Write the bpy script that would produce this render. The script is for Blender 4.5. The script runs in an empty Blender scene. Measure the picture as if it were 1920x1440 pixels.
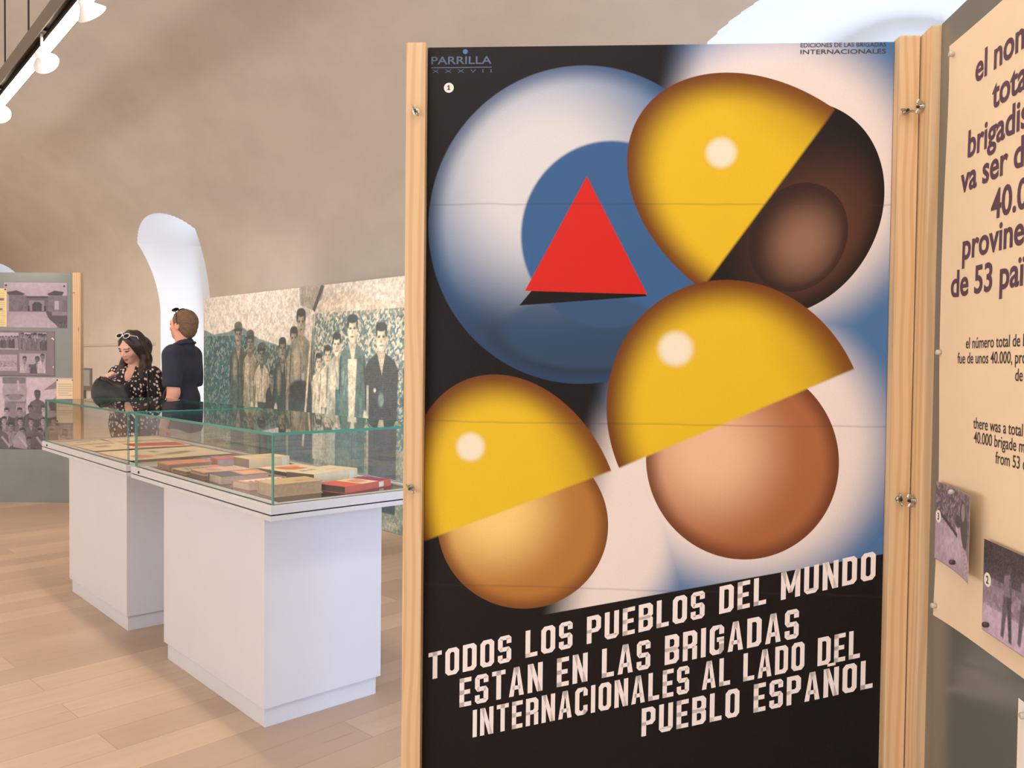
import bpy, bmesh, math, random
import numpy as np
from mathutils import Vector, Matrix
random.seed(4); RNG = np.random.default_rng(7)
SC = bpy.context.scene; COL = SC.collection
R = math.radians

# ------------------------------------------------------------------ camera
def setup_camera():
    f, yaw, roll, pitch = 1560.0, R(44.0), R(0.63), math.atan(39 / 1560.0)
    w = Vector((math.sin(yaw) * math.cos(pitch), math.cos(yaw) * math.cos(pitch), -math.sin(pitch)))
    rt = Vector((math.cos(yaw), -math.sin(yaw), 0)); up = rt.cross(w)
    r = rt * math.cos(roll) + up * math.sin(roll); u = up * math.cos(roll) - rt * math.sin(roll)
    cd = bpy.data.cameras.new('camera'); cd.sensor_fit = 'HORIZONTAL'; cd.sensor_width = 36.0
    cd.lens = 36.0 * f / 1920.0; cd.clip_start = 0.05; cd.clip_end = 200
    co = bpy.data.objects.new('camera', cd); COL.objects.link(co)
    m = Matrix((r, u, -w)).transposed().to_4x4(); m.translation = (0, 0, 1.4); co.matrix_world = m
    SC.camera = co
setup_camera()

# ------------------------------------------------------------------ light, exposure
SC.view_settings.view_transform = 'Standard'; SC.view_settings.look = 'None'
SC.view_settings.gamma = 1.0; SC.view_settings.use_curve_mapping = False
SC.view_settings.exposure = 0.12
wd = bpy.data.worlds.new('sky'); SC.world = wd; wd.use_nodes = True
wd.node_tree.nodes['Background'].inputs[0].default_value = (0.72, 0.85, 1.0, 1)
wd.node_tree.nodes['Background'].inputs[1].default_value = 1.6
WARM = (1.0, 0.82, 0.66); NEUT = (1.0, 0.88, 0.76); COOL = (0.60, 0.76, 1.0)
def area(name, loc, target, sx, sy, power, color):
    d = bpy.data.lights.new(name, 'AREA'); d.shape = 'RECTANGLE'; d.size = sx; d.size_y = sy; d.energy = power; d.color = color
    o = bpy.data.objects.new(name, d); COL.objects.link(o); o.location = loc
    o.rotation_euler = (Vector(target) - Vector(loc)).to_track_quat('-Z', 'Y').to_euler(); return o
def spot(name, loc, target, power, color, angle=50, blend=0.6, rad=0.04):
    d = bpy.data.lights.new(name, 'SPOT'); d.energy = power; d.color = color; d.spot_size = R(angle); d.spot_blend = blend; d.shadow_soft_size = rad
    o = bpy.data.objects.new(name, d); COL.objects.link(o); o.location = loc
    o.rotation_euler = (Vector(target) - Vector(loc)).to_track_quat('-Z', 'Y').to_euler(); return o
# daylight through the window niches of the long wall, and through the end window behind the camera
area('daylight_window_1', (5.02, 10.87, 1.75), (0, 10.87, 1.4), 0.6, 2.3, 19, COOL)
area('daylight_window_2', (5.02, 1.99, 1.85), (0, 1.99, 1.2), 0.8, 2.4, 32, COOL)
area('daylight_window_3', (5.02, 18.9, 1.75), (0, 18.9, 1.4), 0.6, 2.3, 19, COOL)
area('daylight_end_window', (3.15, -5.7, 2.0), (2.0, 3, 0.8), 2.2, 2.4, 360, (0.52, 0.68, 1.0))
# fill lights added at the unseen left wall and overhead to brighten the hall
for yy in (1.5, 7.0, 12.5): area('fill_left_wall', (-2.98, yy, 1.25), (4.5, yy, 1.9), 3.2, 1.5, 80, (1.0, 0.96, 0.92))
area('fill_overhead_rear', (-1.3, 0.0, 3.3), (-0.7, 0.0, 0), 0.12, 6.0, 75, NEUT)  # added overhead fill behind the camera, no fixture modelled
area('fill_overhead_far', (0.4, 16.0, 3.3), (0.4, 16.0, 0), 0.12, 8.0, 170, WARM)  # added overhead fill for the far end of the vault

# ------------------------------------------------------------------ node helpers
def lin(c):
    c = np.asarray(c, float) / 255.0
    return np.where(c <= 0.04045, c / 12.92, ((c + 0.055) / 1.055) ** 2.4)
def L(*c):
    v = lin(c); return (float(v[0]), float(v[1]), float(v[2]), 1.0)
def newmat(name):
    m = bpy.data.materials.new(name); m.use_nodes = True
    nt = m.node_tree; return m, nt, nt.nodes['Principled BSDF']
def mat(name, c, rough=0.5, metal=0.0, spec=0.5, noise=0.0, nscale=20.0, bump=0.0, emis=None, estr=0.0, bscale=None):
    m, nt, p = newmat(name); N = nt.nodes; K = nt.links
    col = L(*c); p.inputs['Base Color'].default_value = col
    p.inputs['Roughness'].default_value = rough; p.inputs['Metallic'].default_value = metal
    p.inputs['Specular IOR Level'].default_value = spec
    tc = N.new('ShaderNodeTexCoord')
    if noise > 0:
        n = N.new('ShaderNodeTexNoise'); n.inputs['Scale'].default_value = nscale; n.inputs['Detail'].default_value = 5
        K.new(tc.outputs['Object'], n.inputs['Vector'])
        r = N.new('ShaderNodeValToRGB'); K.new(n.outputs['Fac'], r.inputs['Fac'])
        r.color_ramp.elements[0].position = 0.3; r.color_ramp.elements[1].position = 0.7
        r.color_ramp.elements[0].color = tuple(max(0, x * (1 - noise)) for x in col[:3]) + (1,)
        r.color_ramp.elements[1].color = tuple(min(1, x * (1 + noise)) for x in col[:3]) + (1,)
        K.new(r.outputs['Color'], p.inputs['Base Color'])
    if bump > 0:
        n = N.new('ShaderNodeTexNoise'); n.inputs['Scale'].default_value = bscale or nscale * 3; n.inputs['Detail'].default_value = 4
        K.new(tc.outputs['Object'], n.inputs['Vector'])
        b = N.new('ShaderNodeBump'); b.inputs['Strength'].default_value = bump; b.inputs['Distance'].default_value = 0.01
        K.new(n.outputs['Fac'], b.inputs['Height']); K.new(b.outputs['Normal'], p.inputs['Normal'])
    if emis:
        p.inputs['Emission Color'].default_value = L(*emis); p.inputs['Emission Strength'].default_value = estr
    return m

class X:                                   # little expression wrapper over math nodes
    nt = None
    def __init__(s, sock): s.s = sock
    @staticmethod
    def op(o, *a, clamp=False):
        n = X.nt.nodes.new('ShaderNodeMath'); n.operation = o; n.use_clamp = clamp
        for i, v in enumerate(a):
            if isinstance(v, X): X.nt.links.new(v.s, n.inputs[i])
            else: n.inputs[i].default_value = float(v)
        return X(n.outputs[0])
    def __add__(s, b): return X.op('ADD', s, b)
    __radd__ = __add__
    def __sub__(s, b): return X.op('SUBTRACT', s, b)
    def __rsub__(s, b): return X.op('SUBTRACT', b, s)
    def __mul__(s, b): return X.op('MULTIPLY', s, b)
    __rmul__ = __mul__
    def __truediv__(s, b): return X.op('DIVIDE', s, b)
def smooth(x, a, b):
    n = X.nt.nodes.new('ShaderNodeMapRange'); n.interpolation_type = 'SMOOTHSTEP'; n.clamp = True
    X.nt.links.new(x.s, n.inputs['Value'])
    n.inputs['From Min'].default_value = a; n.inputs['From Max'].default_value = b
    return X(n.outputs['Result'])
def mixc(f, a, b):
    n = X.nt.nodes.new('ShaderNodeMix'); n.data_type = 'RGBA'
    if isinstance(f, X): X.nt.links.new(f.s, n.inputs[0])
    else: n.inputs[0].default_value = f
    for k, v in ((6, a), (7, b)):
        if isinstance(v, X): X.nt.links.new(v.s, n.inputs[k])
        else: n.inputs[k].default_value = v
    return X(n.outputs[2])
def coords(nt):
    X.nt = nt; t = nt.nodes.new('ShaderNodeTexCoord'); s = nt.nodes.new('ShaderNodeSeparateXYZ')
    nt.links.new(t.outputs['Object'], s.inputs[0]); return [X(o) for o in s.outputs]
def noise_at(x, y, z, sc=1.0, det=3.0, rough=0.5):
    c = X.nt.nodes.new('ShaderNodeCombineXYZ')
    for i, v in enumerate((x, y, z)):
        if isinstance(v, X): X.nt.links.new(v.s, c.inputs[i])
        else: c.inputs[i].default_value = v
    n = X.nt.nodes.new('ShaderNodeTexNoise'); n.inputs['Scale'].default_value = sc; n.inputs['Detail'].default_value = det; n.inputs['Roughness'].default_value = rough
    X.nt.links.new(c.outputs[0], n.inputs['Vector']); return X(n.outputs['Fac'])

# ------------------------------------------------------------------ materials
def plaster(name, c, amt):
    m, nt, p = newmat(name); x, y, z = coords(nt)
    a = noise_at(x, y * 1.0, z, 0.9, 6, 0.6); b = noise_at(x * 1.0, y * 0.35, z, 3.5, 5, 0.6)
    base = L(*c); dk = tuple(v * (1 - amt) for v in base[:3]) + (1,); lt = tuple(min(1, v * (1 + amt)) for v in base[:3]) + (1,)
    col = mixc(smooth(a * 0.6 + b * 0.4, 0.36, 0.64), dk, lt)
    nt.links.new(col.s, p.inputs['Base Color']); p.inputs['Roughness'].default_value = 0.85; p.inputs['Specular IOR Level'].default_value = 0.2
    bp = nt.nodes.new('ShaderNodeBump'); bp.inputs['Strength'].default_value = 0.12; bp.inputs['Distance'].default_value = 0.02
    nt.links.new(b.s, bp.inputs['Height']); nt.links.new(bp.outputs[0], p.inputs['Normal']); return m
M_WALL = plaster('beige_lime_plaster', (210, 202, 191), 0.05)
M_NICHE = plaster('white_plaster', (232, 234, 236), 0.015)
def floor_mat():
    m, nt, p = newmat('oak_planks'); x, y, z = coords(nt); N = nt.nodes; K = nt.links
    c = N.new('ShaderNodeCombineXYZ'); K.new((x * 1.0 + y * 0.05).s, c.inputs[0]); K.new((y - x * 0.05).s, c.inputs[1])
    br = N.new('ShaderNodeTexBrick'); K.new(c.outputs[0], br.inputs['Vector'])
    br.inputs['Scale'].default_value = 1.0; br.inputs['Brick Width'].default_value = 1.9; br.inputs['Row Height'].default_value = 0.19
    br.inputs['Mortar Size'].default_value = 0.0016; br.inputs['Mortar Smooth'].default_value = 0.3; br.offset = 0.37
    br.inputs['Color1'].default_value = (0, 0, 0, 1); br.inputs['Color2'].default_value = (1, 1, 1, 1); br.inputs['Mortar'].default_value = (0.5, 0.5, 0.5, 1)
    tone = X(br.outputs['Color'])
    g = noise_at(x * 1.1, y * 16.0, 0.0, 1.6, 6, 0.65); g2 = noise_at(x * 0.5, y * 3.0, 3.0, 1.3, 3)
    col = mixc(X.op('ADD', g * 0.5, g2 * 0.5), L(178, 148, 121), L(226, 199, 172))
    col2 = mixc(smooth(tone, .1, .95) * 0.9, col, mixc(0.62, col, L(170, 142, 120)))
    kn = smooth(noise_at(x * 1.5, y * 14.0, 9.0, 2.2, 2), 0.70, 0.78)
    col3 = mixc(kn * 0.35, col2, L(150, 112, 84))
    col4 = mixc(X(br.outputs['Fac']) * 0.55, col3, L(140, 108, 84))
    K.new(col4.s, p.inputs['Base Color']); p.inputs['Roughness'].default_value = 0.38; p.inputs['Specular IOR Level'].default_value = 0.4
    bp = N.new('ShaderNodeBump'); bp.inputs['Strength'].default_value = 0.15; bp.inputs['Distance'].default_value = 0.002
    K.new((g - X(br.outputs['Fac'])).s, bp.inputs['Height']); K.new(bp.outputs[0], p.inputs['Normal']); return m
M_FLOOR = floor_mat()
def pine(name, seed):
    m, nt, p = newmat(name); x, y, z = coords(nt)
    wob = noise_at(x * 3.0, y * 3.0, z * 0.9 + seed, 1.3, 2)
    ring = X.op('SINE', (x * 1.0 + y * 0.7) * 330.0 + wob * 26.0 + seed)
    grain = noise_at(x * 90.0, y * 90.0, z * 2.0 + seed, 1.0, 3)
    col = mixc(smooth(ring, -0.4, 1.0) * 0.75, L(222, 191, 152), L(206, 167, 124))
    col = mixc(grain * 0.3, col, L(192, 150, 106))
    N = nt.nodes; K = nt.links
    vo = N.new('ShaderNodeTexVoronoi'); vo.inputs['Scale'].default_value = 1.0
    cc = N.new('ShaderNodeCombineXYZ'); K.new((x * 14.0).s, cc.inputs[0]); K.new((y * 9.0).s, cc.inputs[1]); K.new((z * 3.4 + seed).s, cc.inputs[2]); K.new(cc.outputs[0], vo.inputs['Vector'])
    kn = 1.0 - smooth(X(vo.outputs['Distance']), 0.05, 0.13)
    col = mixc(kn * 0.75, col, L(140, 88, 50))
    K.new(col.s, p.inputs['Base Color']); p.inputs['Roughness'].default_value = 0.55; p.inputs['Specular IOR Level'].default_value = 0.3; return m
M_PINE = [pine('pine_a', 1.3), pine('pine_b', 7.7), pine('pine_c', 3.1), pine('pine_d', 11.9)]
M_BOARD = mat('grey_laminate', (106, 106, 102), 0.17, spec=0.9, noise=0.04, nscale=3)
M_BOARD2 = mat('grey_laminate_matt', (128, 132, 128), 0.42, noise=0.06, nscale=5)
M_MDF = mat('raw_fibreboard', (150, 138, 122), 0.8, noise=0.06, nscale=40)
M_WHITE = mat('white_lacquer', (214, 214, 218), 0.34, noise=0.012, nscale=6)
M_RIM = mat('pale_grey_metal', (205, 203, 202), 0.42, noise=0.015, nscale=12)
M_GAP = mat('black_gap', (22, 18, 18), 0.7, noise=0.1)
M_DECK = mat('dark_smoked_deck', (30, 27, 26), 0.14, noise=0.1, nscale=10)
M_STEEL = mat('zinc_steel', (196, 196, 190), 0.25, metal=1.0, noise=0.06, nscale=90)
M_BOLT = mat('dark_bolt_end', (84, 80, 66), 0.4, metal=1.0, noise=0.1, nscale=90)
M_PAPER = mat('white_paper', (236, 226, 214), 0.75, noise=0.02, nscale=8)
M_PURPLE = mat('purple_ink', (88, 62, 78), 0.8, noise=0.06, nscale=30)
M_INK = mat('brown_black_ink', (66, 50, 54), 0.8, noise=0.06, nscale=30)
M_WLET = mat('white_print', (240, 230, 228), 0.6, noise=0.02, nscale=30)
M_SIG = mat('slate_blue_print', (84, 98, 124), 0.6, noise=0.08, nscale=60)
M_BLUEDOT = mat('blue_print', (70, 112, 160), 0.6, noise=0.08, nscale=60)
M_DKLET = mat('dark_print', (58, 60, 68), 0.6, noise=0.08, nscale=60)
M_PIN = mat('clear_grey_pin', (190, 184, 172), 0.2, noise=0.04, nscale=60)
M_PIND = mat('dark_pin', (70, 58, 54), 0.3, noise=0.04, nscale=60)
M_TRACK = mat('taupe_track_metal', (116, 104, 94), 0.4, noise=0.03, nscale=20)
M_SLOT = mat('dark_track_slot', (52, 42, 36), 0.5, noise=0.08, nscale=20)
M_WIRE = mat('dark_wire', (64, 50, 46), 0.5, noise=0.05)
M_LED = mat('led_diffuser', (255, 244, 228), 0.5, emis=(255, 236, 214), estr=42.0, noise=0.01)
M_SPOT = mat('white_lamp_metal', (240, 236, 230), 0.35, noise=0.01)
M_SPOTLENS = mat('spot_lens', (255, 250, 240), 0.4, emis=(255, 236, 210), estr=6.0, noise=0.01)
M_FRAME = mat('white_window_frame', (228, 230, 232), 0.4, noise=0.01)
def attr_mat(name, rough=0.6, spec=0.4, grain=0.08, gscale=500.0, halftone=0.0, hscale=900.0):
    m, nt, p = newmat(name); x, y, z = coords(nt)
    a = nt.nodes.new('ShaderNodeAttribute'); a.attribute_name = 'ink'
    n = noise_at(x, y, z, gscale, 2)
    col = mixc(smooth(n, 0.3, 0.7), mixc(grain, X(a.outputs['Color']), (0, 0, 0, 1)), mixc(grain, X(a.outputs['Color']), (0.85, 0.85, 0.82, 1)))
    if halftone:
        h = X.op('SINE', (x + z) * hscale) * X.op('SINE', (x - z) * hscale)
        col = mixc(smooth(h, -0.5, 0.5), mixc(halftone, col, L(40, 66, 72)), mixc(halftone * 0.7, col, L(232, 224, 206)))
    nt.links.new(col.s, p.inputs['Base Color']); p.inputs['Roughness'].default_value = rough; p.inputs['Specular IOR Level'].default_value = spec; return m
M_PRINT = attr_mat('photo_print', 0.4, 0.35, 0.06, 420.0)
M_MURAL = attr_mat('mural_print', 0.32, 0.45, 0.07, 160.0, 0.10, 230.0)
M_NEWS = attr_mat('old_newsprint', 0.8, 0.1, 0.06, 300.0)
M_SKIN = attr_mat('skin', 0.5, 0.3, 0.02, 300.0)
def glass_mats():
    out = []
    for nm, edge in (('clear_case_glass', False), ('green_glass_edge', True)):
        m, nt, p = newmat(nm); X.nt = nt; N = nt.nodes; K = nt.links
        g = N.new('ShaderNodeNewGeometry'); dp = N.new('ShaderNodeVectorMath'); dp.operation = 'DOT_PRODUCT'
        K.new(g.outputs['Normal'], dp.inputs[0]); K.new(g.outputs['Incoming'], dp.inputs[1])
        c = X.op('ABSOLUTE', X(dp.outputs['Value'])); s = X.op('POWER', 1.0 - c, 5.0) * 0.95 + 0.045
        tr = N.new('ShaderNodeBsdfTransparent'); gl = N.new('ShaderNodeBsdfGlossy'); gl.inputs['Roughness'].default_value = 0.005
        mx = N.new('ShaderNodeMixShader'); K.new(s.s, mx.inputs[0]); K.new(tr.outputs[0], mx.inputs[1]); K.new(gl.outputs[0], mx.inputs[2])
        tr.inputs[0].default_value = (0.985, 0.993, 0.990, 1)
        if edge:
            p.inputs['Base Color'].default_value = L(74, 158, 138); p.inputs['Roughness'].default_value = 0.15
            tr.inputs[0].default_value = L(90, 170, 150)
            m2 = N.new('ShaderNodeMixShader'); m2.inputs[0].default_value = 0.75; K.new(mx.outputs[0], m2.inputs[1]); K.new(p.outputs[0], m2.inputs[2]); mx = m2
        K.new(mx.outputs[0], N['Material Output'].inputs['Surface']); out.append(m)
    return out
M_GLASS, M_GEDGE = glass_mats()

# ------------------------------------------------------------------ mesh helpers
class MB:
    def __init__(s): s.v = []; s.f = []; s.m = []; s.mats = []
    def mi(s, m):
        if m not in s.mats: s.mats.append(m)
        return s.mats.index(m)
    def add(s, verts, faces, m):
        o = len(s.v); k = s.mi(m); s.v += [tuple(v) for v in verts]
        for f in faces: s.f.append(tuple(i + o for i in f)); s.m.append(k)
    def box(s, x0, x1, y0, y1, z0, z1, m, bev=0.0, M=None):
        bm = bmesh.new(); bmesh.ops.create_cube(bm, size=1.0)
        for v in bm.verts: v.co = Vector(((x0 + x1) / 2 + v.co.x * (x1 - x0), (y0 + y1) / 2 + v.co.y * (y1 - y0), (z0 + z1) / 2 + v.co.z * (z1 - z0)))
        if bev: bmesh.ops.bevel(bm, geom=list(bm.edges), offset=bev, segments=2, affect='EDGES', profile=0.7)
        if M is not None: bm.transform(M)
        bm.verts.index_update()
        s.add([v.co for v in bm.verts], [[v.index for v in f.verts] for f in bm.faces], m); bm.free(); return s
    def tube(s, pts, rad, m, seg=10, cap=True):
        pts = [Vector(p) for p in pts]; n = len(pts); rr = rad if isinstance(rad, (list, tuple)) else [rad] * n
        vs = []; ref = None
        for i, p in enumerate(pts):
            t = (pts[min(i + 1, n - 1)] - pts[max(i - 1, 0)]).normalized()
            if ref is None:
                ref = t.orthogonal().normalized()
            a = (ref - t * ref.dot(t)).normalized(); b = t.cross(a); ref = a
            for k in range(seg):
                an = 2 * math.pi * k / seg; vs.append(p + (a * math.cos(an) + b * math.sin(an)) * rr[i])
        fs = [(i * seg + k, i * seg + (k + 1) % seg, (i + 1) * seg + (k + 1) % seg, (i + 1) * seg + k) for i in range(n - 1) for k in range(seg)]
        if cap: fs += [tuple(range(seg))[::-1], tuple((n - 1) * seg + k for k in range(seg))]
        s.add(vs, fs, m); return s
    def ball(s, c, r, m, nu=14, nv=9, M=None):
        vs = []; fs = []
        for i in range(nv + 1):
            for k in range(nu):
                a = math.pi * i / nv; b = 2 * math.pi * k / nu
                v = Vector((r[0] * math.sin(a) * math.cos(b), r[1] * math.sin(a) * math.sin(b), r[2] * math.cos(a)))
                if M is not None: v = M @ v
                vs.append(v + Vector(c))
        for i in range(nv):
            for k in range(nu): fs.append((i * nu + k, (i + 1) * nu + k, (i + 1) * nu + (k + 1) % nu, i * nu + (k + 1) % nu))
        s.add(vs, fs, m); return s
    def build(s, name, parent=None, smooth=None):
        me = bpy.data.meshes.new(name); me.from_pydata(s.v, [], s.f)
        for m in s.mats: me.materials.append(m)
        me.polygons.foreach_set('material_index', s.m)
        if smooth:
            me.polygons.foreach_set('use_smooth', [True] * len(s.f)); me.set_sharp_from_angle(angle=R(smooth))
        me.update(); o = bpy.data.objects.new(name, me); COL.objects.link(o)
        if parent: o.parent = parent
        return o
def tag(o, label, cat, group=None):
    o['label'] = label; o['category'] = cat
    if group: o['group'] = group
    return o
def thing(name, label, cat, loc=(0, 0, 0), rz=0.0, group=None):
    o = bpy.data.objects.new(name, None); COL.objects.link(o); o.empty_display_size = 0.1
    o.location = loc; o.rotation_euler = (0, 0, rz); return tag(o, label, cat, group)
def struct(o): o['kind'] = 'structure'; return o

def text_mesh(s, size, bold=0.0, sx=1.0, align='LEFT'):
    c = bpy.data.curves.new('t', 'FONT'); c.body = s; c.size = size; c.offset = bold; c.resolution_u = 4; c.fill_mode = 'FRONT'; c.align_x = align
    o = bpy.data.objects.new('t', c); COL.objects.link(o)
    dg = bpy.context.evaluated_depsgraph_get(); me = bpy.data.meshes.new_from_object(o.evaluated_get(dg))
    v = [(p.co.x * sx, p.co.y) for p in me.vertices]; f = [tuple(p.vertices) for p in me.polygons]
    bpy.data.objects.remove(o); bpy.data.curves.remove(c); bpy.data.meshes.remove(me); return v, f
def put_text(mb, s, x, z, size, m, y=-0.0006, bold=0.0, sx=1.0, width=None, shear=0.0, align='LEFT', curve=None):
    v, f = text_mesh(s, size, bold, sx, align)
    if width:
        x0 = min(p[0] for p in v); x1 = max(p[0] for p in v); k = width / (x1 - x0); v = [((p[0] - x0) * k, p[1]) for p in v]
    mb.add([(x + a, y + (curve(x + a, z + b) if curve else 0), z + b + shear * a) for a, b in v], f, m)

# ------------------------------------------------------------------ painted prints (ink per vertex)
class Canvas:
    def __init__(s, w, h, res, bg):
        s.w, s.h = w, h; s.nx, s.ny = int(w / res) + 1, int(h / res) + 1; s.res = res
        s.U, s.V = np.meshgrid(np.linspace(0, w, s.nx), np.linspace(0, h, s.ny)); s.c = np.zeros((s.ny, s.nx, 3)); s.c[:] = lin(bg)
    def blend(s, mask, col):
        c = lin(col) if not callable(col) else col(s)
        s.c += mask[..., None] * (c - s.c)
    def ell(s, x, z, rx, rz, col, soft=None, ang=0.0, al=1.0):
        du, dv = s.U - x, s.V - z; c, sn = math.cos(ang), math.sin(ang)
        r = np.hypot((du * c + dv * sn) / rx, (-du * sn + dv * c) / rz); so = soft or s.res / min(rx, rz)
        s.blend(np.clip((1 - r) / so + 0.5, 0, 1) * al, col)
    def poly(s, pts, col, al=1.0, soft=None):
        P = np.array(pts, float); inside = np.zeros_like(s.U, bool); d = np.full_like(s.U, 1e9)
        for i in range(len(P)):
            a, b = P[i], P[(i + 1) % len(P)]; e = b - a
            t = np.clip(((s.U - a[0]) * e[0] + (s.V - a[1]) * e[1]) / (e @ e + 1e-12), 0, 1)
            d = np.minimum(d, np.hypot(s.U - a[0] - t * e[0], s.V - a[1] - t * e[1]))
            if abs(e[1]) > 1e-12:
                cr = ((a[1] > s.V) != (b[1] > s.V)) & (s.U < (s.V - a[1]) / e[1] * e[0] + a[0]); inside ^= cr
        sd = np.where(inside, d, -d); s.blend(np.clip(sd / (soft or s.res) + 0.5, 0, 1) * al, col)
    def rect(s, x0, z0, x1, z1, col, al=1.0): s.poly([(x0, z0), (x1, z0), (x1, z1), (x0, z1)], col, al)
    def line(s, a, b, w, col, al=1.0):
        a, b = np.array(a, float), np.array(b, float); n = np.array([-(b - a)[1], (b - a)[0]]); n = n / np.hypot(*n) * w / 2
        s.poly([a + n, b + n, b - n, a - n], col, al)
    def mottle(s, amt, cell, mask=None):
        k = max(2, int(s.w / cell)), max(2, int(s.h / cell)); g = RNG.random((k[1] + 2, k[0] + 2))
        x = s.U / s.w * k[0]; y = s.V / s.h * k[1]; i, j = x.astype(int), y.astype(int); fx, fy = x - i, y - j
        fx = fx * fx * (3 - 2 * fx); fy = fy * fy * (3 - 2 * fy)
        v = (g[j, i] * (1 - fx) + g[j, i + 1] * fx) * (1 - fy) + (g[j + 1, i] * (1 - fx) + g[j + 1, i + 1] * fx) * fy
        f = 1 + amt * (v - 0.5) * 2
        if mask is not None: f = 1 + (f - 1) * mask
        s.c = np.clip(s.c * f[..., None], 0, 1)
    def tex(s, x0, z0, x1, z1, cols, cell, al=0.6):           # leafy mottling of a region
        m = ((s.U > x0) & (s.U < x1) & (s.V > z0) & (s.V < z1)).astype(float)
        k = int(s.w / cell) + 2, int(s.h / cell) + 2; g = RNG.integers(0, len(cols), (k[1], k[0]))
        idx = g[np.minimum((s.V / cell + 0.4 * np.sin(s.U / cell * 2.1)).astype(int) % k[1], k[1] - 1), np.minimum((s.U / cell + 0.4 * np.sin(s.V / cell * 1.7)).astype(int) % k[0], k[0] - 1)]
        C = lin(np.array(cols, float))[idx]; s.c += (m * al)[..., None] * (C - s.c)
    def man(s, x, zt, k, face, hair, body, zb, light=None, w=1.0, hat=None, arms=True):
        d = np.array(body, float)
        s.poly([(x - .20 * k * w, zb), (x - .22 * k * w, zt - .62 * k), (x - .235 * k * w, zt - .40 * k), (x - .18 * k * w, zt - .315 * k), (x - .06 * k, zt - .25 * k), (x + .06 * k, zt - .25 * k), (x + .18 * k * w, zt - .315 * k), (x + .235 * k * w, zt - .40 * k), (x + .22 * k * w, zt - .62 * k), (x + .20 * k * w, zb)], body)
        s.poly([(x - .06 * k, zt - .25 * k), (x + .06 * k, zt - .25 * k), (x + .01 * k, zt - .44 * k)], face, 0.8)
        if arms:
            for q in (-1, 1):
                s.line((x + q * .19 * k * w, zt - .36 * k), (x + q * .22 * k * w, zt - .70 * k), .022 * k, d * 0.55, .8)
        s.line((x, zt - .40 * k), (x, zb), .012 * k, d * 0.6, .7)
        for q in range(9):                                   # folds and creases of the clothes
            fx = x + RNG.uniform(-.17, .17) * k * w; fz = zt - RNG.uniform(.36, .85) * k; v = RNG.choice((.5, .62, 1.25, 1.4))
            if fz > zb: s.line((fx, fz), (fx + RNG.uniform(-.05, .05) * k, max(zb, fz - RNG.uniform(.08, .25) * k)), RNG.uniform(.012, .035) * k, np.clip(d * v + 6, 0, 235), .45)
        s.poly([(x + .06 * k * w, zt - .27 * k), (x + .235 * k * w, zt - .40 * k), (x + .20 * k * w, zb), (x + .10 * k * w, zb)], d * .6, .4, .05 * k)
        s.rect(x - .045 * k, zt - .30 * k, x + .045 * k, zt - .18 * k, np.array(face) * 0.8)
        s.ell(x, zt - .125 * k, .078 * k, .118 * k, face); s.ell(x + .05 * k, zt - .14 * k, .035 * k, .09 * k, np.array(face) * 0.72, .8, al=.7)
        s.ell(x, zt - .030 * k, .080 * k, .042 * k, hair); s.ell(x - .07 * k, zt - .07 * k, .016 * k, .05 * k, hair); s.ell(x + .07 * k, zt - .07 * k, .016 * k, .05 * k, hair)
        for q in (-1, 1): s.ell(x + q * .032 * k, zt - .115 * k, .020 * k, .010 * k, np.array(face) * 0.35)
        s.ell(x, zt - .15 * k, .012 * k, .022 * k, np.array(face) * 0.7); s.ell(x, zt - .19 * k, .028 * k, .008 * k, np.array(face) * 0.5)
        if hat is not None: s.ell(x, zt - .02 * k, .10 * k, .05 * k, hat); s.ell(x, zt - .065 * k, .115 * k, .018 * k, np.array(hat) * 0.6)
        if light is not None: s.ell(x - .08 * k, zt - .5 * k, .05 * k, .13 * k, light, .9, al=.7)
    def build(s, name, parent, m, x=0, y=0, z=0, th=0.002, curve=None):
        nx, ny = s.nx, s.ny; U, V = s.U.ravel(), s.V.ravel()
        off = np.zeros_like(U) if curve is None else curve(U + x, V + z)
        front = np.stack([U + x, y - th + off, V + z], 1); back = front.copy(); back[:, 1] += th
        q = np.arange(nx * ny).reshape(ny, nx); a, b, c, d = q[:-1, :-1].ravel(), q[:-1, 1:].ravel(), q[1:, 1:].ravel(), q[1:, :-1].ravel()
        F = np.stack([a, b, c, d], 1); n = nx * ny; Bk = np.stack([d, c, b, a], 1) + n
        ring = np.concatenate([q[0, :], q[1:, -1], q[-1, -2::-1], q[-2:0:-1, 0]]); r2 = np.roll(ring, -1)
        Sd = np.stack([ring + n, r2 + n, r2, ring], 1)
        faces = np.concatenate([F, Bk, Sd]); o = np_mesh(name, np.concatenate([front, back]), faces, m, parent)
        ink = np.ones((2 * n, 4)); ink[:n, :3] = s.c.reshape(-1, 3); ink[n:, :3] = lin((210, 204, 196))
        at = o.data.attributes.new('ink', 'FLOAT_COLOR', 'POINT'); at.data.foreach_set('color', ink.astype(np.float32).ravel()); return o
def np_mesh(name, V, F, m, parent=None, smooth_=False):
    me = bpy.data.meshes.new(name); nf, k = F.shape
    me.vertices.add(len(V)); me.vertices.foreach_set('co', V.astype(np.float32).ravel())
    me.loops.add(nf * k); me.loops.foreach_set('vertex_index', F.astype(np.int32).ravel())
    me.polygons.add(nf); me.polygons.foreach_set('loop_start', np.arange(0, nf * k, k, dtype=np.int32))
    if smooth_: me.polygons.foreach_set('use_smooth', np.ones(nf, bool))
    me.update(calc_edges=True); me.validate(); me.materials.append(m)
    o = bpy.data.objects.new(name, me); COL.objects.link(o)
    if parent: o.parent = parent
    return o

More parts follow.
